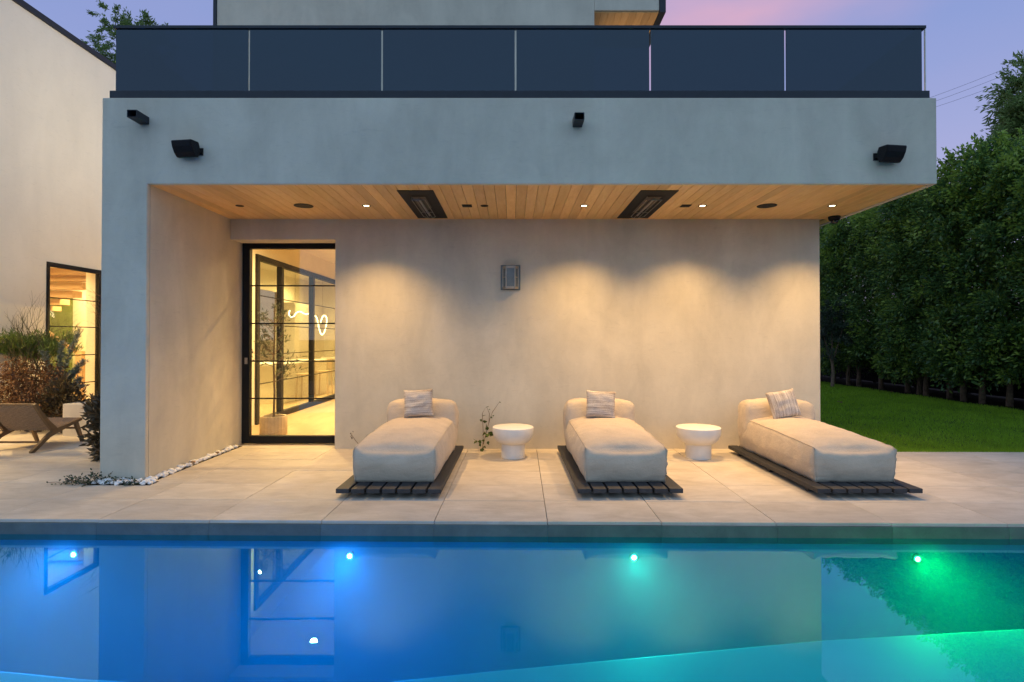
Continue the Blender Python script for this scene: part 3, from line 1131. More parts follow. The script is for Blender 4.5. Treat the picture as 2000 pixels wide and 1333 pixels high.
put('light_ribbon', MB().tube(cat, 0.014, 8), emis('ribbon_light', (1.0, 0.86, 0.55), 9), pend, smooth=True)
put('cord', MB().tube([(U(576, D), D, VZ(613, D)), (U(576, D), D, 3.40)], 0.004).tube([(U(630, D), D, VZ(618, D)), (U(630, D), D, 3.40)], 0.004), M_black, pend)
put('canopy', MB().box(U(570, D), U(636, D), D - 0.05, D + 0.05, 3.37, 3.399), M_black, pend)

# olive tree in its pot, just inside the door
pot = thing('ribbed_planter', 'round ribbed cream planter on the floor inside the door', 'planter', (-3.74, 8.85, 0.0))
put('pot_body', MB().lathe([(0.185, 0.0), (0.20, 0.02), (0.20, 0.28), (0.195, 0.30), (0.17, 0.30), (0.165, 0.24)], 96, rib=lambda t: 0.02 * math.cos(t * 24)), M_pot, pot, smooth='auto')
put('soil', MB().disc((0, 0, 0.262), 0.165), M_soil, pot)


def branchy(mb, p, d, length, r, depth, tips, spread=0.6, seg=4, up=0.15, taper=0.55, kids=3):
    p = Vector(p); d = Vector(d).normalized()
    pts, rs = [p.copy()], [r]
    for i in range(seg):
        d = (d + Vector((random.gauss(0, .12), random.gauss(0, .12), random.gauss(0, .08) + up * 0.2))).normalized()
        p = p + d * (length / seg)
        pts.append(p.copy())
        rs.append(r * (1 - (1 - taper) * (i + 1) / seg))
    mb.tube(pts, rs, 5 if r < 0.02 else 8, cap=False)
    if depth == 0:
        for q in pts[1:]:
            tips.append((q, d.copy()))
        return
    for k in range(kids):
        i = random.randint(max(1, seg // 2), seg)
        nd = (d + Vector((random.gauss(0, spread), random.gauss(0, spread), random.gauss(0, spread * 0.6) + up))).normalized()
        branchy(mb, pts[i], nd, length * random.uniform(0.5, 0.8), rs[i] * 0.7, depth - 1, tips, spread, seg, up, taper, kids)


olive = thing('olive_tree', 'slender indoor olive tree in the ribbed planter behind the door', 'tree', (-3.74, 8.85, 0.263))
g = MB()
tips = []
g.tube([(0, 0, -0.02), (0.012, 0.0, 0.4), (-0.01, 0.01, 0.9), (0.01, 0, 1.35), (0.0, 0.0, 1.75)], [0.02, 0.017, 0.014, 0.010, 0.005], 8)
for k in range(30):
    z = random.uniform(0.45, 1.72)
    a = random.uniform(0, 2 * PI)
    branchy(g, (0, 0, z), (math.cos(a), math.sin(a), 0.5), random.uniform(0.16, 0.32) * (1.0 if z < 1.5 else 0.6), 0.005, 1, tips, 0.5, 3, 0.2)
put('trunk', g, M_twig, olive)
P = np.array([t[0][:] for t in tips]); Dd = np.array([t[1][:] for t in tips])
P = np.repeat(P, 2, 0); Dd = np.repeat(Dd, 2, 0) + rng.normal(0, .8, (len(P), 3))
link('crown', leaf_mesh('crown', P + rng.normal(0, .012, P.shape), Dd, rng.uniform(.045, .085, len(P)), 0.28), M_leaf_olive, olive, fix=False)

# ------------------------------------------------------------------ ceiling fittings of the porch
zc = Zs + 0.003
for px, lab in [(592, 'large round black ceiling speaker near the pier'), (1499, 'large round black ceiling speaker near the open corner')]:
    t = thing('ceiling_speaker', lab, 'speaker', (U(px, 6.93), 6.93, zc), group='round ceiling speakers')
    put('grille', MB().lathe([(0.108, 0.0), (0.108, -0.003), (0.10, -0.006), (0.0, -0.006)], 40), M_speaker, t)
    put('rim', MB().lathe([(0.116, 0.0), (0.116, -0.005), (0.109, -0.005), (0.109, 0.0)], 40), M_black, t)
for px, lab in [(467, 'small round black unlit fitting in the ceiling nearest the pier'), (946, 'small round black unlit fitting beside the first square plate')]:
    t = thing('ceiling_sensor', lab, 'ceiling fitting', (U(px, 6.93), 6.93, zc), group='small black ceiling fittings')
    put('trim', MB().lathe([(0.048, 0.0), (0.048, -0.005), (0.034, -0.005), (0.034, 0.0)], 28), M_black, t)
    put('insert', MB().lathe([(0.034, 0.0), (0.0, -0.003)], 28), M_speaker, t)
for px, lab in [(912, 'square black ceiling plate beside the round fitting'), (1340, 'square black ceiling plate beside the lit recessed light')]:
    t = thing('ceiling_plate', lab, 'ceiling fitting', (U(px, 6.93), 6.93, zc), group='square black ceiling plates')
    put('plate', MB().box(-0.06, 0.06, -0.06, 0.06, -0.006, 0.0), M_black, t, bevel=0.002)
    put('insert', MB().box(-0.042, 0.042, -0.042, 0.042, -0.008, -0.0061), M_speaker, t)


def heater(x0, x1, lab):
    xc, yc = (x0 + x1) / 2, (6.21 + 7.63) / 2
    t = thing('patio_heater', lab, 'heater', (xc, yc, zc), group='recessed ceiling heaters')
    hx, hy = (x1 - x0) / 2, 0.71
    ix, iy = hx - 0.095, hy - 0.19
    g = MB()
    g.box(-hx, hx, -hy, -iy, -0.006, 0.0).box(-hx, hx, iy, hy, -0.006, 0.0)
    g.box(-hx, -ix, -iy, iy, -0.006, 0.0).box(ix, hx, -iy, iy, -0.006, 0.0)
    put('surround', g, M_black, t)
    put('recess', MB().box(-ix, ix, -iy, iy, -0.003, -0.0005), M_cavity, t)
    g = MB()
    rx = ix - 0.03
    g.add([(-rx, -iy + .05, -0.012), (rx, -iy + .05, -0.012), (rx, iy * 0.1, -0.012), (rx * .6, iy * 0.28, -0.012), (-rx, iy * 0.65, -0.012)], [(4, 3, 2, 1, 0)])
    put('reflector', g, plain('heater_mesh', (0.10, 0.085, 0.065), 0.6, 0.3, nscale=60), t)
    g = MB()
    zz = -0.05
    g.tube([(-rx, -iy + .04, -0.01), (-rx, -iy + .04, zz), (-rx, iy - .12, zz), (-rx * .4, iy - .03, zz), (rx * .4, iy - .03, zz), (rx, iy - .12, zz), (rx, -iy + .04, zz), (-rx, -iy + .04, zz)], 0.005)
    g.tube([(-rx * .35, -iy + .04, zz), (-rx * .35, iy - .04, zz)], 0.004).tube([(rx * .35, -iy + .04, zz), (rx * .35, iy - .04, zz)], 0.004)
    g.tube([(-rx, iy * .3, zz), (rx, iy * .3, zz)], 0.004)
    put('wire_guard', g, plain('guard_wire', (0.25, 0.22, 0.18), 0.4, 0.7), t)
    put('element', MB().tube([(0, -iy + .1, -0.03), (0, iy - .1, -0.03)], 0.012, 8), M_steel, t)


heater(-1.275, -0.872, 'black framed recessed heater between the round speaker and the square plate')
heater(1.425, 1.845, 'black framed recessed heater between two lit recessed lights')

t = thing('dome_camera', 'small black dome security camera hanging at the porch corner', 'security camera', (4.33, 7.55, zc))
put('housing', MB().lathe([(0.075, 0.0), (0.075, -0.02), (0.066, -0.045), (0.055, -0.05), (0.0, -0.05)], 28), M_black, t, smooth='auto')
put('lens_dome', MB().lathe([(0.05, -0.05), (0.047, -0.07), (0.035, -0.088), (0.016, -0.097), (0.001, -0.099)], 24), plain('smoked_dome', (0.03, 0.025, 0.022), 0.12), t, smooth=True)

# ------------------------------------------------------------------ wall speakers on the fascia
def wall_speaker(px, py, sgn, lab):
    q = 0.70
    X, Z = U(px, 5.95), VZ(py, 5.95)
    t = thing('wall_speaker', lab, 'speaker', (X, Yf, Z), group='black speakers on the fascia')
    t.scale = (q, q, q)
    put('wall_plate', MB().box(-0.035, 0.035, -0.012, 0.0, -0.055, 0.055), M_black, t, bevel=0.003)
    put('bracket_arm', MB().bar((0, -0.01, 0), (-sgn * -0.05, -0.07, -0.005), 0.035, 0.05, (0, 0, 1)), M_black, t)
    R = Matrix.Translation((sgn * 0.155, -0.12, 0.0)) @ Euler((math.radians(4), 0, math.radians(8 * sgn)), 'XYZ').to_matrix().to_4x4()
    prof = [(0.075, -0.06), (0.085, 0.05), (0.06, 0.115), (-0.10, 0.115), (-0.115, 0.098), (-0.10, 0.02), (-0.062, -0.06), (-0.01, -0.115), (0.04, -0.115)]
    put('cabinet', MB().prism(prof, -0.16, 0.16, 'X', R), M_speaker, t, bevel=0.008)
    put('grille', MB().prism([(-0.118, 0.09), (-0.104, 0.02), (-0.066, -0.06), (-0.02, -0.108), (-0.01, -0.10), (-0.09, 0.085)], -0.148, 0.148, 'X', R), M_speaker, t)


wall_speaker(391, 296, -1, 'black wall speaker under the angled scupper, aimed away from the porch')
wall_speaker(1712, 306, 1, 'black wall speaker at the fascia end beside the sky and hedge')

# ------------------------------------------------------------------ wall lantern
t = thing('wall_lantern', 'unlit six sided metal wall lantern with frosted glass on the porch wall', 'wall light', (-0.02, Yw, 2.345))
M_bronze = plain('aged_bronze', (0.42, 0.36, 0.29), 0.45, 0.3, nscale=20)
put('backplate', MB().prism([(-0.135, -0.172), (0.135, -0.172), (0.135, 0.172), (-0.135, 0.172)], -0.014, 0.0), plain('pewter_plate', (0.12, 0.14, 0.145), 0.4, 0.3), t, bevel=0.005)
hexo = [(-0.105, -0.015), (-0.06, -0.105), (0.06, -0.105), (0.105, -0.015)]
g = MB()
for a_, b_ in hexo:
    g.bar((a_, b_, -0.135), (a_, b_, 0.125), 0.014, 0.014)
for zz in (-0.135, 0.0, 0.125):
    for (p, q) in zip(hexo[:-1], hexo[1:]):
        if zz == 0.0 and p == hexo[1]: continue
        g.bar((*p, zz), (*q, zz), 0.012, 0.014, (0, 0, 1))
put('cage', g, M_bronze, t)
inn = [(a_ * 0.93, b_ * 0.93) for a_, b_ in hexo]
put('lantern_glass', MB().prism(inn, -0.13, 0.12, 'Z'), M_sconce_glass, t)
put('top_cap', MB().prism([(a_ * 1.08, b_ * 1.06) for a_, b_ in hexo], 0.133, 0.15, 'Z'), M_bronze, t)
put('bottom_cap', MB().prism([(a_ * 1.05, b_ * 1.05) for a_, b_ in hexo], -0.158, -0.143, 'Z'), M_bronze, t)

# ------------------------------------------------------------------ loungers
def soft_box(nx, ny, nz, fn):
    idx, vs, fs = {}, [], []

    def vid(i, j, k):
        key = (i, j, k)
        if key not in idx:
            idx[key] = len(vs)
            vs.append(fn(2 * i / nx - 1, 2 * j / ny - 1, 2 * k / nz - 1))
        return idx[key]
    for i in range(nx):
        for j in range(ny):
            fs.append((vid(i, j, 0), vid(i, j + 1, 0), vid(i + 1, j + 1, 0), vid(i + 1, j, 0)))
            fs.append((vid(i, j, nz), vid(i + 1, j, nz), vid(i + 1, j + 1, nz), vid(i, j + 1, nz)))
    for i in range(nx):
        for k in range(nz):
            fs.append((vid(i, 0, k), vid(i + 1, 0, k), vid(i + 1, 0, k + 1), vid(i, 0, k + 1)))
            fs.append((vid(i, ny, k), vid(i, ny, k + 1), vid(i + 1, ny, k + 1), vid(i + 1, ny, k)))
    for j in range(ny):
        for k in range(nz):
            fs.append((vid(0, j, k), vid(0, j, k + 1), vid(0, j + 1, k + 1), vid(0, j + 1, k)))
            fs.append((vid(nx, j, k), vid(nx, j + 1, k), vid(nx, j + 1, k + 1), vid(nx, j, k + 1)))
    return MB().add(vs, fs)


def seat_fn(seed):
    hx, hy = 0.405, 0.905

    def fn(u, v, w):
        f = lambda s: max(1 - s * s, 0)
        kk = (abs(u) ** 22 + max(w, 0) ** 22 + max(v, 0) ** 22) ** (1 / 22)
        mm = max(abs(u), max(w, 0), max(v, 0), 1e-6)
        if kk > 1e-4:
            u, v, w = u * mm / kk, (v * mm / kk if v > 0 else v), (w * mm / kk if w > 0 else w)
        top = 0.335 + 0.055 * (v * 0.5 + 0.5)
        x = u * hx
        y = v * hy
        z = (w * 0.5 + 0.5) * top
        # bulging faces, pinched corners
        if w > 0:
            z += w * 0.085 * (f(u) ** 0.6) * (max(f(v), 0) ** 0.45)
        if abs(u) > 0.999 or True:
            x += 0.045 * u * abs(u) ** 3 * f(w) * (max(f(v), 0) ** 0.35) - 0.02 * u * (w < 0) * abs(w)
        y += 0.04 * v * abs(v) ** 3 * f(w) * (max(f(u), 0) ** 0.4) - 0.012 * v * (w < 0) * abs(w)
        e_ = max(w, 0) ** 5 * max(-v, 0) ** 7 * max(1 - u * u, 0) ** 0.55
        y += 0.060 * e_
        z -= 0.050 * e_
        ear = (abs(u) ** 8) * (abs(v) ** 8) * max(w, 0) ** 6
        z += 0.018 * ear
        # wrinkles drawn out of the corners
        c = (abs(u) * abs(v)) ** 3
        p = Vector((x * 5 + seed, y * 5, z * 7))
        q = mnoise.noise(p) * 0.011 + mnoise.noise(p * 2.7) * 0.005 + mnoise.noise(p * 6.1) * 0.002 + c * mnoise.noise(Vector((u * 14 + seed, v * 14, w * 9))) * 0.012
        nrm = Vector((u * abs(u) ** 4, v * abs(v) ** 4, w * abs(w) ** 3))
        if nrm.length > 0: nrm.normalize()
        r = Vector((x, y, z)) + nrm * q
        r.z = max(r.z, 0.0)
        return r
    return fn


def head_fn(seed):
    def fn(u, v, w):
        f = lambda s: max(1 - s * s, 0)
        uu, vv, ww = u, v, w
        k_ = (abs(u) ** 13 + abs(v) ** 13 + max(w, 0) ** 13) ** (1 / 13)
        m_ = max(abs(u), abs(v), max(w, 0), 1e-6)
        u, v = u * m_ / max(k_, 1e-6), v * m_ / max(k_, 1e-6)
        w = w * m_ / max(k_, 1e-6) if w > 0 else w
        x = u * (0.415 + 0.015 * w)
        y = v * (0.165 - 0.03 * max(w, 0) * (1 if v < 0 else 0.3))
        z = (w * 0.5 + 0.5) * 0.60
        if w > 0.3:
            z += w * 0.05 * f(u) ** 0.45 * f(v) ** 0.5
            x -= u * 0.02 * max(w - 0.6, 0)
        x += 0.03 * u * abs(u) ** 3 * f(w) * f(v) ** 0.4
        y += 0.045 * v * abs(v) ** 3 * f(w) ** 0.7 * f(u) ** 0.35
        p = Vector((x * 6 + seed, y * 6 + 3, z * 6))
        q = mnoise.noise(p) * 0.010 + mnoise.noise(p * 2.6) * 0.008 + mnoise.noise(p * 6) * 0.002
        nrm = Vector((u * abs(u) ** 4, v * abs(v) ** 4, w * abs(w) ** 4))
        if nrm.length > 0: nrm.normalize()
        r = Vector((x, y, z)) + nrm * q
        r.z = max(r.z, 0.0)
        return r
    return fn


names = ['nearest the glazed door', 'in the middle of the three', 'beside the lawn']
slat_me = None
pal_proto = None
for i, (X0, rz) in enumerate([(-1.66, -0.012), (0.615, 0.008), (2.865, 0.004)]):
    # platform
    if pal_proto is None:
        pal = thing('wooden_platform', '', 'platform')
        for k in range(7):
            o = put('slat', MB().box(-0.0625, 0.0625, 0.0, 2.17, 0.052, 0.096), M_slat, pal, loc=(0.066 + k * 0.1445, 0, 0), bevel=0.006) if k == 0 else None
            if o is None:
                o = sl0.copy(); COL.objects.link(o); o.parent = pal
                o.location = (0.066 + k * 0.1445, random.uniform(-.006, .006), 0)
            else:
                sl0 = o
        for yy_ in (0.26, 1.08, 1.92):
            put('bearer', MB().box(0.05, 0.95, yy_, yy_ + 0.06, 0.0, 0.0515), M_slat, pal)
        pal_proto = pal
    else:
        pal = dup(pal_proto)
    tag(pal, 'charcoal slatted wooden platform under the daybed ' + names[i], 'platform', 'low slatted platforms')
    pal.location = (X0, 5.30, 0)
    pal.rotation_euler = (0, 0, rz)
    # daybed
    bed = thing('daybed', 'beige canvas beanbag daybed ' + names[i], 'daybed', (X0 + 0.505, 5.52, 0.0965), rz, 'beanbag daybeds')
    s = put('seat', soft_box(26, 50, 12, seat_fn(i * 9.1)), M_daybed, bed, loc=(0, 0.93, 0), smooth=True)
    h_ = put('backrest', soft_box(26, 14, 18, head_fn(i * 5.3 + 2)), M_daybed, bed, loc=(0, 1.67, 0.0), smooth=True)
    # piping along the top seams and the front corners
    fn = seat_fn(i * 9.1)
    g = MB()
    off = Vector((0, 0.93, 0.0))
    for sx in (-1, 1):
        g.tube([fn(sx, -1 + 2 * k / 40, 1) + off + Vector((sx * .002, 0, .001)) for k in range(36)], 0.0045, 5)
        g.tube([fn(sx, -1, -1 + 2 * k / 12) + off + Vector((0, -.002, 0)) for k in range(13)], 0.0045, 5)
    put('piping', g, M_daybed, bed, smooth=True)

# scatter cushions
def cushion(x, y, z, rx, ry, rz, m, lab, w=0.36, h=0.34):
    vs, fs = [], []
    n = 22
    for side in (1, -1):
        for i in range(n + 1):
            for j in range(n + 1):
                u, v = 2 * i / n - 1, 2 * j / n - 1
                e = (max(1 - u ** 4, 0) * max(1 - v ** 4, 0)) ** 0.5
                t = 0.062 * e * side + 0.004 * side
                pin = 1 - 0.055 * (1 - u * u) * abs(v) ** 4 - 0.0
                pin2 = 1 - 0.055 * (1 - v * v) * abs(u) ** 4
                q = mnoise.noise(Vector((u * 2.3 + x * 3, v * 2.3, side * 2))) * 0.012 * e
                vs.append((u * w / 2 * pin2, t + q * side, v * h / 2 * pin))
        o_ = 0 if side == 1 else (n + 1) ** 2
        for i in range(n):
            for j in range(n):
                a_ = o_ + i * (n + 1) + j
                fs.append((a_, a_ + 1, a_ + n + 2, a_ + n + 1))
    M1 = (n + 1) ** 2
    rim = [i * (n + 1) for i in range(n + 1)] + [n * (n + 1) + j for j in range(1, n + 1)] + [i * (n + 1) + n for i in range(n - 1, -1, -1)] + [j for j in range(n - 1, 0, -1)]
    for a_, b_ in zip(rim, rim[1:] + rim[:1]):
        fs.append((a_, b_, b_ + M1, a_ + M1))
    c = put('scatter_cushion', MB().add(vs, fs), m, None, smooth=True)
    tag(c, lab, 'cushion', 'woven scatter cushions')
    c.location = (x, y, z)
    c.rotation_euler = (rx, ry, rz)
    return c


R_ = math.radians
cushion(-1.145, 6.905, 0.725 - 0.01, R_(-16), R_(-3), R_(4), M_cush_h, 'brown striped woven cushion on the daybed nearest the glazed door')
cushion(1.085, 6.90, 0.70, R_(-17), R_(3), R_(-4), M_cush_h, 'brown striped woven cushion on the daybed between the two tables')
cushion(3.315, 6.89, 0.705, R_(-17), R_(-9), R_(5), M_cush_v, 'tilted cushion with stripes running down, on the daybed beside the lawn')

# side tables
def side_table(x, y, s, lab):
    t = thing('side_table', lab, 'side table', (x, y, 0), 0, 'white mushroom side tables')
    prof = [(0.0, 0.392), (0.252, 0.392), (0.26, 0.386), (0.262, 0.36), (0.258, 0.31), (0.243, 0.262), (0.212, 0.215), (0.175, 0.188), (0.158, 0.183)]
    put('bowl_top', MB().lathe(list(reversed([(r * s, z) for r, z in prof])), 56), M_table, t, smooth='auto')
    put('pedestal', MB().lathe([(0.146 * s, 0.0), (0.150 * s, 0.004), (0.150 * s, 0.184), (0.1 * s, 0.184)], 48), M_table, t, smooth='auto')


side_table(0.013, 7.17, 1.0, 'white pedestal side table beside the climbing plant on the wall')
side_table(2.36, 7.15, 1.05, 'white pedestal side table between the middle daybed and the lawn side daybed')

# ------------------------------------------------------------------ small plants by the wall
def vine(pts_list, leaves, name, lab, m, msize, cat='plant'):
    t = thing(name, lab, cat)
    g = MB()
    for pts in pts_list:
        g.tube(pts, [0.004] * (len(pts) - 1) + [0.0015], 5)
    put('stem', g, M_twig, t)
    C = np.array([l[0] for l in leaves]); Dn = np.array([l[1] for l in leaves]); sz = np.array([l[2] for l in leaves])
    link('foliage', leaf_mesh('foliage', C, Dn, sz * msize, 0.75, 0.15, 0.2), m, t, fix=False)
    return t


D = 7.62
def wp(px, py, d=D):
    return (U(px, d), d, VZ(py, d))
st1 = [wp(943, 876), wp(944, 850), wp(943, 825), wp(942, 808), wp(948, 797)]
st2 = [wp(944, 868), wp(951, 840), wp(957, 818), wp(962, 805), wp(975, 786)]
st3 = [wp(955, 825), wp(956, 808), wp(951, 796)]
lv = []
for (px, py, s) in [(944, 874, .11), (933, 862, .12), (929, 860, .08), (941, 860, .06), (953, 845, .12), (957, 850, .10), (949, 847, .1), (955, 835, .07), (943, 823, .09), (952, 862, .06), (958, 815, .05), (950, 830, .06), (962, 812, .04), (975, 785, .03), (951, 795, .035), (957, 800, .03), (946, 812, .04), (940, 870, .07), (948, 838, .06), (938, 822, .05)]:
    p = wp(px, py, D - random.uniform(0.0, 0.07))
    for q in range(2):
        lv.append((p, (random.gauss(0, 1), -0.6, random.gauss(-0.1, .5)), s * random.uniform(.6, 1)))
vine([st1, st2, st3], lv, 'climbing_plant', 'spindly green climbing plant against the wall beside the white table', M_leaf_vine, 1.0)
st = [[wp(705, 872), wp(696, 862), wp(689, 852), wp(684, 846)], [wp(688, 858), wp(686, 852), wp(690, 846)], [wp(716, 868), wp(715, 858), wp(716, 850)]]
lv = [(wp(px, py), (random.gauss(0, 1), -.5, random.gauss(0, .6)), .03) for px, py in [(689, 857), (684, 847), (691, 845), (697, 870), (715, 856), (717, 850), (688, 852), (700, 874)]]
vine(st, lv, 'sprouting_weed', 'tiny sprouting weed at the wall foot beside the door opening', M_leaf_darkbrown, 1.0)

# ------------------------------------------------------------------ pebble strip and creeper at the pier
bed_ = thing('pebble_strip', 'strip of white pebbles along the foot of the pier', None, kind='structure')
put('bedding', MB().box(-4.36, -3.72, 5.80, 5.948, -0.02, 0.004).box(-3.866, -3.78, 5.95, 7.9, -0.02, 0.004), M_soil, bed_)
peb = []
for k in range(4):
    bm = bmesh.new()
    bmesh.ops.create_icosphere(bm, subdivisions=1, radius=1)
    for v in bm.verts:
        v.co *= 1 + 0.25 * mnoise.noise(v.co * 1.7 + Vector((k * 7, 0, 0)))
        v.co.z *= 0.62
        v.co.x *= 1.25
    me = bpy.data.meshes.new('pebble'); bm.to_mesh(me); bm.free()
    me.polygons.foreach_set('use_smooth', [True] * len(me.polygons))
    me.materials.append(M_pebble)
    peb.append(me)
def pebble(x, y, r, z=0.0, tan=False):
    me = random.choice(peb)
    o = bpy.data.objects.new('pebble', me); COL.objects.link(o)
    o.parent = bed_
    o.location = (x, y, r * 0.5 + z)
    o.scale = (r, r, r)
    o.rotation_euler = (random.uniform(-.4, .4), random.uniform(-.4, .4), random.uniform(0, PI))
    if tan:
        o.material_slots[0].link = 'OBJECT'
        o.material_slots[0].material = M_tan_pebble
for k in range(95):
    pebble(random.uniform(-4.33, -3.74), random.uniform(5.81, 5.93), random.uniform(.016, .034), random.choice([0, 0, .018]))
for k in range(150):
    tt = random.random()
    y = 5.93 + tt * 1.9
    pebble(-3.868 + random.uniform(0.018, 0.085 - 0.03 * tt), y, random.uniform(.016, .036), random.choice([0, 0, .014]))
pebble(-3.80, 6.72, 0.035, 0.02, True); pebble(-3.81, 7.3, 0.026, 0.02, True)
cr = thing('creeper', 'low dark green creeper among the pebbles at the pier foot', 'plant')
g = MB()
lvC, lvD, lvS = [], [], []
for k in range(46):
    x = random.choice([random.uniform(-4.62, -4.15), random.uniform(-4.62, -4.15), random.uniform(-4.15, -3.8)])
    y = random.uniform(5.78, 5.92)
    hh = random.uniform(0.02, 0.07) if not (-4.35 < x < -4.2) else random.uniform(.05, .13)
    p0 = Vector((x, y, 0)); p1 = p0 + Vector((random.gauss(0, .06), random.gauss(-.02, .03), hh))
    p1.y = min(p1.y, 5.94)
    g.tube([p0, (p0 + p1) / 2 + Vector((0, 0, .015)), p1], 0.0025, 4)
    for q in range(9):
        c = p0.lerp(p1, random.random()) + Vector((random.gauss(0, .018), random.gauss(-.005, .012), random.gauss(.008, .01)))
        c.y = min(c.y, 5.93); c.z = max(c.z, .004)
        lvC.append(c[:]); lvD.append((random.gauss(0, 1), random.gauss(-.3, .7), random.gauss(.3, .5))); lvS.append(random.uniform(.018, .034))
put('stem', g, M_twig, cr)
link('foliage', leaf_mesh('foliage', np.array(lvC), np.array(lvD), np.array(lvS), 0.6), M_leaf_ground, cr, fix=False)

# ------------------------------------------------------------------ planting by the wing
def leafy(name, lab, loc, blobs, nleaf, size, m, width=0.4, stems=10, cat='shrub', bias=(0, 0, 0.5), trunk_r=0.012, rad=1.0, mstem=None):
    t = thing(name, lab, cat, loc)
    g = MB()
    Cs, Ds = [], []
    tot = sum(b[3] ** 2 for b in blobs)
    for (bx, by, bz, br) in blobs:
        n_ = int(nleaf * br * br / tot)
        d = rng.normal(size=(n_, 3)); d /= np.linalg.norm(d, axis=1, keepdims=True)
        r = br * rng.random(n_) ** 0.45
        jag = 1 + 0.25 * np.sin(d[:, 0] * 7 + bx * 9) * np.cos(d[:, 2] * 6 + bz)
        c = np.array([bx, by, bz]) + d * (r * jag)[:, None]
        Cs.append(c); Ds.append(d + np.array(bias) + rng.normal(0, .45, (n_, 3)))
        for s_ in range(max(1, int(stems * br * br / tot) + 1)):
            a_ = rng.normal(size=3); a_ /= np.linalg.norm(a_)
            e = Vector((bx, by, bz)) + Vector(a_) * br * 0.9
            b0 = Vector((bx * 0.2, by * 0.2, 0))
            mid_ = b0.lerp(e, .5) + Vector((random.gauss(0, .05), random.gauss(0, .05), .05))
            g.tube([b0, mid_, e], [trunk_r, trunk_r * .6, trunk_r * .25], 5, cap=False)
    C_ = np.concatenate(Cs); D_ = np.concatenate(Ds)
    C_[:, 2] = np.maximum(C_[:, 2], 0.02)
    put('stem', g, mstem or M_twig, t)
    link('foliage', leaf_mesh('foliage', C_, D_, rng.uniform(size * .7, size * 1.3, len(C_)), width), m, t, fix=False)
    return t, g


# green twiggy shrub
sh = thing('pencil_shrub', 'green twiggy shrub with bare branching tips in front of the white wing', 'shrub', (-8.05, 9.45, 0.0))
g = MB(); tips = []
for k in range(16):
    a = random.uniform(0, 2 * PI)
    branchy(g, (random.gauss(0, .1), random.gauss(0, .1), 0.6), (0.5 * math.cos(a), 0.5 * math.sin(a), 1.0), random.uniform(.5, .75), 0.012, 3, tips, 0.42, 4, 0.25, 0.5, 3)
for k in range(11):
    a = random.uniform(0, 2 * PI)
    branchy(g, (random.gauss(0, .2), random.gauss(0, .1), 1.15), (0.55 * math.cos(a), 0.3 * math.sin(a), 1.0), random.uniform(.4, .6), 0.010, 2, [], 0.5, 4, 0.3, 0.5, 3)
g.tube([(0, 0, 0), (0, 0, .65)], .04)
put('stem', g, plain('green_twig', (0.10, 0.09, 0.045), 0.8), sh)
P = np.array([t_[0][:] for t_ in tips]); Dd = np.array([t_[1][:] for t_ in tips])
k_ = P[:, 2] < 1.15 + 0.45 * rng.random(len(P))
P, Dd = P[k_], Dd[k_]
P = np.repeat(P, 7, 0); Dd = np.repeat(Dd, 7, 0) + rng.normal(0, .5, (len(P), 3)) + [0, 0, .4]
link('foliage', leaf_mesh('foliage', P + rng.normal(0, .03, P.shape), Dd, rng.uniform(.06, .12, len(P)), .12), M_leaf_pencil, sh, fix=False)

leafy('dry_shrub', 'mass of dry rust brown foliage behind the woven lounge chair', (-7.72, 9.15, 0),
      [(-.35, 0, .75, .36), (.1, -.05, .72, .38), (-.05, .05, .4, .38), (-.6, 0, .45, .34), (.35, 0, .42, .3), (-.2, -.1, 1.0, .22), (.3, 0, .95, .2)], 6000, .06, M_leaf_brown, .35, 60, bias=(0, 0, -.7))
leafy('bronze_shrub', 'dark bronze leaved shrub spilling towards the low block', (-7.15, 9.0, 0),
      [(0, 0, .62, .26), (.12, 0, .4, .24), (-.2, 0, .38, .26)], 1700, .075, M_leaf_darkbrown, .4, 16)
# blue conifer sprays
t = thing('blue_conifer', 'blue grey conifer sprays rising in front of the glowing window', 'shrub', (-7.35, 9.2, 0))
g = MB(); Cs, Ds = [], []
for (dx, dy, z0_, ex, ez, ln_) in [(0, 0, .9, .33, .75, 1), (.05, 0, .8, .36, .35, 1), (-.05, 0, .9, .1, .55, 1), (.1, -.05, .7, .32, .05, 1), (-.15, 0, .9, -.12, .4, 1), (.1, 0, .85, .2, .15, 1), (0.12, 0.02, .6, .2, .28, 1)]:
    p0 = Vector((dx * .3, dy, .1)); p1 = Vector((dx, dy, z0_)); p2 = p1 + Vector((ex * .5, -.03, ez * .55)); p3 = p1 + Vector((ex, -.05, ez))
    g.tube([p0, p1, p2, p3], [.014, .01, .007, .003], 5)
    for q in range(330):
        s_ = random.random()
        c = (p1.lerp(p2, s_ * 2) if s_ < .5 else p2.lerp(p3, s_ * 2 - 1))
        a = random.uniform(0, 2 * PI)
        dd = (p3 - p1).normalized() * .7 + Vector((math.cos(a), math.sin(a) * .8, random.gauss(0, .4)))
        Cs.append((c + Vector((random.gauss(0, .012), random.gauss(0, .012), random.gauss(0, .012))))[:]); Ds.append(dd[:])
put('stem', g, M_twig, t)
link('foliage', leaf_mesh('foliage', np.array(Cs), np.array(Ds), rng.uniform(.04, .085, len(Cs)), .16), M_leaf_blue, t, fix=False)
# bronze shrub behind the pier
leafy('pier_shrub', 'dark leafy shrub peeking out from behind the grey pier', (-4.95, 7.05, 0),
      [(0, 0, .55, .28), (-.10, 0, .30, .22), (.05, 0, .75, .18), (-.2, 0, .62, .14), (-.12, 0, .12, .14)], 1500, .10, M_leaf_darkbrown, .38, 26)
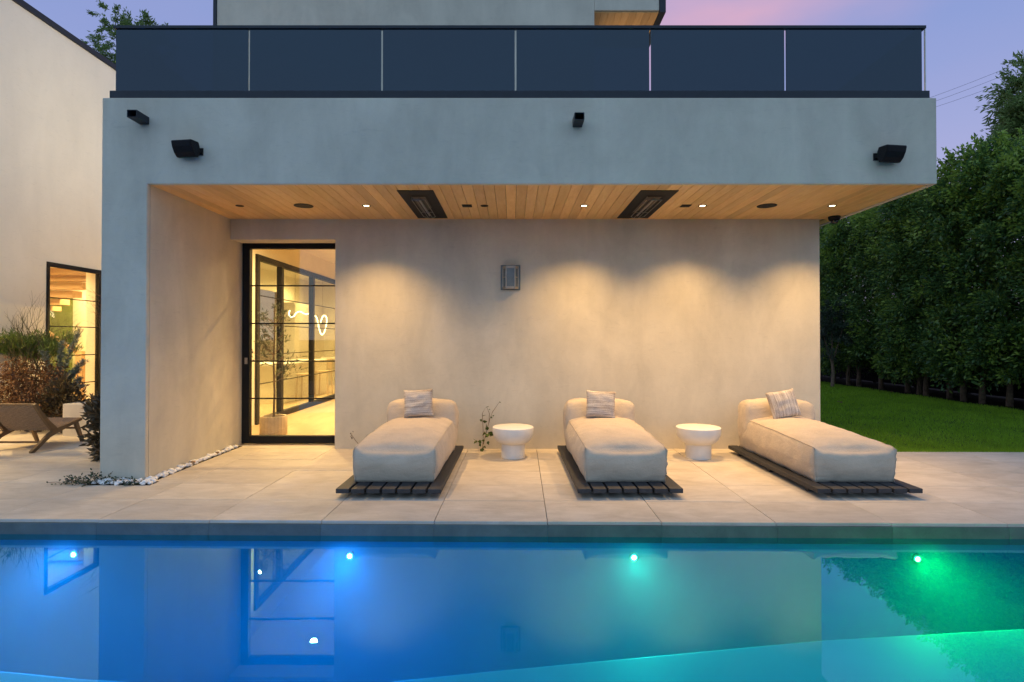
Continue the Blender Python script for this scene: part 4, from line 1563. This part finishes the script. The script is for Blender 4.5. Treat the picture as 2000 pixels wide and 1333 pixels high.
# bare twigs by the window
t = thing('bare_shrub', 'bare reddish twigs beside the grey pier in front of the stair window', 'shrub', (-6.35, 9.1, 0))
g = MB(); tips = []
g.tube([(0, 0, 0), (-.02, 0, .8), (0, 0, 1.6), (-.05, 0, 2.0)], [.02, .016, .012, .008], 6)
for k in range(9):
    branchy(g, (0, 0, 1.5 + .07 * k), (-.7, random.gauss(0, .3), .5), .32, .005, 2, tips, .45, 3, .15, .5, 2)
put('stem', g, plain('red_twig', (0.15, 0.06, 0.04), .8), t)
P = np.array([q[0][:] for q in tips]); Dd = np.array([q[1][:] for q in tips])
link('foliage', leaf_mesh('foliage', P, Dd, np.full(len(P), .02), .4), M_leaf_brown, t, fix=False)

blk = tag(put('planter_block', MB().box(-6.95, -5.6, 8.72, 9.0, -0.01, 0.5), M_planter, bevel=0.01), 'low pale concrete block behind the woven lounge chair', 'planter')

# ------------------------------------------------------------------ woven lounge chair
ch = thing('lounge_chair', 'low teak lounge chair with woven cord seat turned away from the pool', 'chair', (-6.32, 7.43, 0))
for x in (0.0, -0.66):
    fr_ = thing('side_frame', None, None)
    fr_.parent = ch
    def rail_(name, pts, w, hgt):
        g = MB()
        prof_n = len(pts)
        up, dn = [], []
        for i_, (u_, z_) in enumerate(pts):
            a_ = Vector(pts[min(i_ + 1, prof_n - 1)]) - Vector(pts[max(i_ - 1, 0)])
            n_ = Vector((-a_.y, a_.x)).normalized()
            hh_ = hgt[i_] / 2
            up.append((u_ + n_.x * hh_, z_ + n_.y * hh_)); dn.append((u_ - n_.x * hh_, z_ - n_.y * hh_))
        g.prism(up + dn[::-1], x - w / 2, x + w / 2, 'X')
        return put(name, g, M_teak, fr_, bevel=0.004)
    rail_('seat_rail', [(-0.02, 0.0), (0.12, 0.09), (0.26, 0.185), (0.37, 0.232), (0.55, 0.27), (0.84, 0.335)], 0.04, [.05, .052, .058, .075, .05, .04])
    rail_('back_post', [(0.36, 0.25), (0.25, 0.36), (0.14, 0.49), (0.03, 0.64)], 0.042, [.085, .06, .05, .04])
    rail_('front_leg', [(0.74, 0.30), (0.80, 0.16), (0.87, 0.0)], 0.04, [.06, .05, .038])
put('rear_stretcher', MB().box(-0.64, -0.02, 0.165, 0.19, 0.10, 0.125), M_teak, ch)
put('front_stretcher', MB().box(-0.64, -0.02, 0.76, 0.785, 0.20, 0.225), M_teak, ch)
put('top_bar', MB().tube([(-0.64, 0.05, 0.635), (-0.02, 0.05, 0.635)], .014, 8), M_teak, ch)
def strands(name, path, n_, x0_, x1_, r_):
    g = MB()
    for k in range(n_):
        x = x0_ + (x1_ - x0_) * k / (n_ - 1)
        g.tube([(x, u_, z_ - 0.012 * math.sin(PI * i_ / (len(path) - 1)) + 0.003 * (-1) ** (k + i_)) for i_, (u_, z_) in enumerate(path)], r_, 4)
    m_ = len(path) * 3
    for i_ in range(len(path) - 1):
        for s_ in range(5):
            f_ = s_ / 5
            u_ = path[i_][0] * (1 - f_) + path[i_ + 1][0] * f_
            z_ = path[i_][1] * (1 - f_) + path[i_ + 1][1] * f_
            g.tube([(x0_ + (x1_ - x0_) * q_ / 14, u_, z_ - .012 + .004 * (-1) ** (q_ + s_)) for q_ in range(15)], r_, 4)
    return put(name, g, M_rope, ch)
strands('woven_back', [(0.05, 0.635), (0.12, 0.54), (0.20, 0.44), (0.28, 0.34), (0.35, 0.27)], 58, -0.635, -0.025, .0062)
strands('woven_seat', [(0.35, 0.262), (0.48, 0.272), (0.60, 0.296), (0.72, 0.32), (0.84, 0.348)], 58, -0.635, -0.025, .0062)

# ------------------------------------------------------------------ hedge trees
def crown_mesh(name, hx, hy, z0_, z1_, nclump, per, leaf, seed):
    r = np.random.default_rng(seed)
    Cs, Ds, Sz = [], [], []
    Lt = []
    for k in range(nclump):
        # clumps sit towards the surface of a tall rounded column
        a_ = r.random() * 2 * PI
        q = r.random() ** 0.22
        z = z0_ + (z1_ - z0_) * r.random()
        tp = 1.0 - 0.55 * max(0, (z - (z1_ - 0.7)) / 0.7) ** 1.5
        tp *= 0.75 + 0.25 * min(1, (z - z0_) / 0.5)
        c = np.array([hx * q * tp * math.cos(a_), hy * q * tp * math.sin(a_), z])
        c += r.normal(0, .05, 3)
        rad = r.uniform(.15, .33)
        d = r.normal(size=(per, 3)); d /= np.linalg.norm(d, axis=1, keepdims=True)
        rr = rad * r.random(per) ** .5
        Lt.append(np.full(per, r.random() < .17 + .5 * max(0, (z - 3.6) / 2)) & (r.random(per) < .8))  # pale share grows with height, imitating sky light on the top
        Cs.append(c + d * rr[:, None])
        out = np.array([math.cos(a_), math.sin(a_), 0.35])
        Ds.append(d * .8 + out * .5 + r.normal(0, .4, (per, 3)))
    # leader shoots
    for k in range(9):
        a_ = r.random() * 2 * PI
        b = np.array([hx * .6 * math.cos(a_) * r.random(), hy * .8 * math.sin(a_), z1_ - .25])
        L = r.uniform(.35, .75)
        n_ = int(L * 60)
        s_ = r.random(n_)[:, None]
        dr = np.array([r.normal(0, .15), r.normal(0, .15), 1])
        Cs.append(b + dr * s_ * L + r.normal(0, .022, (n_, 3)))
        Lt.append(r.random(n_) < .85)
        Ds.append(r.normal(0, .6, (n_, 3)) + [0, 0, .6])
    C_ = np.concatenate(Cs); D_ = np.concatenate(Ds)
    me = leaf_mesh(name, C_, D_, r.uniform(leaf * .7, leaf * 1.25, len(C_)), .50, .2, .15, 0.9)
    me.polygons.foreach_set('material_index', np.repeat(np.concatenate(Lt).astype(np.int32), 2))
    return me


crowns = [crown_mesh('crown', .85, .66, .50 + .14 * k, 5.55, 200, 60, .108, 11 + k) for k in range(4)]
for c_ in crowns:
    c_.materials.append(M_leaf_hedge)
    c_.materials.append(M_leaf_skylit)
trunks = []
for k in range(3):
    g = MB()
    b = [(0, 0, -.05)]
    for z in (.4, .9, 1.6, 2.6, 3.8, 4.9):
        b.append((random.gauss(0, .03), random.gauss(0, .03), z))
    g.tube(b, [.075, .06, .056, .05, .042, .03, .012], 8)
    for q in range(16):
        z = random.uniform(1.1, 4.6); a = random.uniform(0, 2 * PI)
        g.tube([(0, 0, z), (.35 * math.cos(a), .35 * math.sin(a), z + .3), (.65 * math.cos(a), .65 * math.sin(a), z + .5)], [.016, .010, .004], 5, cap=False)
    me = g.mesh('trunk'); me.materials.append(M_bark); me.polygons.foreach_set('use_smooth', [True] * len(me.polygons))
    trunks.append(me)
ys = [11 * 1100 / (p - 1000) for p in (1622, 1653, 1669, 1713, 1759, 1787, 1807, 1844, 1882, 1918, 1997)]
ys += [20.2, 21.0, 21.8, 11.2, 10.2, 9.2]
ys += [12.65]
for i, y in enumerate(ys):
    t = thing('hedge_tree', 'slim trunked evergreen tree in the clipped dark green row along the lawn', 'tree', (11.1 + random.uniform(-.12, .12), y, -0.03), random.choice([0, PI]) + random.uniform(-.3, .3), 'evergreen trees in a row along the lawn')
    s_ = random.uniform(.95, 1.08)
    t.scale = (1, 1, s_)
    o = bpy.data.objects.new('trunk', trunks[i % 3]); COL.objects.link(o); o.parent = t
    o = bpy.data.objects.new('crown', crowns[i % 4]); COL.objects.link(o); o.parent = t
# dark board fence behind the row
fen = thing('garden_fence', 'dark slatted garden fence behind the evergreen row', 'fence', (12.6, 0, 0))
M_fence = plain('dark_fence_wood', (0.008, 0.007, 0.006), .9, spec=0.1)
bdm = MB().box(-.012, .012, 0, 16.5, 0, .139).mesh('slat'); bdm.materials.append(M_fence)
for k in range(14):
    o = bpy.data.objects.new('slat', bdm); COL.objects.link(o); o.parent = fen; o.location = (0, 7.5, .03 + k * .142)
for k in range(9):
    put('post', MB().box(.013, .1, 7.6 + k * 2, 7.7 + k * 2, -.05, 2.1), M_fence, fen)
# fine leaved tree at the back corner
def tree(name, lab, loc, trunk_h, blobs, nleaf, leaf, m, rt=.12, width=.3, bias=(0, 0, -.2)):
    t = thing(name, lab, 'tree', loc)
    g = MB()
    g.tube([(0, 0, -.1), (.03, 0, trunk_h * .5), (0, 0, trunk_h)], [rt, rt * .8, rt * .6], 10)
    Cs, Ds = [], []
    tot = sum(b[3] ** 2 for b in blobs)
    for (bx, by, bz, br) in blobs:
        g.tube([(0, 0, trunk_h * .8), (bx * .5, by * .5, (trunk_h + bz) / 2), (bx, by, bz + br * .4)], [rt * .45, rt * .28, rt * .06], 6, cap=False)
        n_ = int(nleaf * br * br / tot)
        ncl = max(6, n_ // 40)
        for q in range(ncl):
            d = rng.normal(size=3); d /= np.linalg.norm(d)
            c = np.array([bx, by, bz]) + d * br * rng.random() ** .4
            L = br * rng.uniform(.18, .4)
            dr = d + rng.normal(0, .4, 3) + np.array(bias)
            k = 40
            s_ = rng.random(k)[:, None]
            Cs.append(c + dr * s_ * L + rng.normal(0, .06 * br, (k, 3)))
            Ds.append(dr + rng.normal(0, .6, (k, 3)))
    put('trunk', g, M_bark, t)
    C_ = np.concatenate(Cs); D_ = np.concatenate(Ds)
    link('crown', leaf_mesh('crown', C_, D_, rng.uniform(leaf * .7, leaf * 1.2, len(C_)), width, .2, .2), m, t, fix=False)


tree('corner_tree', 'small grey green fine leaved tree at the far corner of the lawn', (10.0, 17.6, 0), .9,
     [(0, 0, 1.5, .6), (.3, -.2, 1.9, .5), (-.3, .2, 1.9, .5), (0, 0, 2.4, .4)], 7000, .075, M_leaf_fine, .06, .3)
tree('tall_tree', 'tall pale green tree rising above the clipped evergreen row', (13.7, 13.9, 0), 4.5,
     [(0, 0, 6.4, 1.1), (-.7, -.3, 6.9, .8), (-.2, .2, 7.8, .9), (.8, 0, 7.6, 1.0), (.5, -.6, 8.5, .7), (-.75, .2, 6.0, .7), (1.0, .5, 6.2, 1.0), (-.55, 0, 7.4, .7), (0, 0, 5.6, 1.0), (-.4, -.4, 5.3, .8), (-1.1, -.2, 6.5, .6), (-.3, -.3, 7.0, 1.0)], 65000, .12, M_leaf_tree, .16, .34)
tree('distant_tree', 'tall light green tree showing above the white wing roof', (-15.2, 22.0, 0), 9.5,
     [(0, 0, 13.0, 1.0), (-.9, 0, 12.2, .8), (.6, .2, 13.6, .75), (-.4, 0, 13.9, .6), (-1.2, 0, 11.0, .9), (.3, 0, 11.5, 1.1), (1.0, 0, 12.8, .8)], 15000, .13, M_leaf_tree, .2, .34)
leafy('far_conifer', 'pointed dark conifer top behind the house corner', (15.4, 22.0, 0), [(0, 0, 5.6, .9), (0, 0, 6.6, .65), (0, 0, 7.4, .4), (0, 0, 8.0, .22), (0, 0, 4.4, 1.1)], 4000, .16, M_leaf_hedge, .3, 10, 'tree', (0, 0, .3), .06)

# overhead wires
for k, (pa, qa, pb, qb) in enumerate([(1834, 180, 2060, 92), (1836, 190, 2060, 105), (1838, 201, 2060, 122)]):
    Dw = 42
    pts = []
    for q in range(9):
        s_ = q / 8
        pts.append((U(pa + (pb - pa) * (s_ * 1.6 - .5), Dw), Dw, VZ(qa + (qb - qa) * (s_ * 1.6 - .5) + 5 * math.sin(PI * s_), Dw)))
    o = put('power_line', MB().tube(pts, .010, 4), plain('wire_%d' % k, (.10, .10, .13), .6))
    tag(o, ['topmost of the three thin overhead wires in the sky', 'middle one of the three thin overhead wires in the sky', 'lowest of the three thin overhead wires in the sky'][k], 'wire', 'overhead wires')
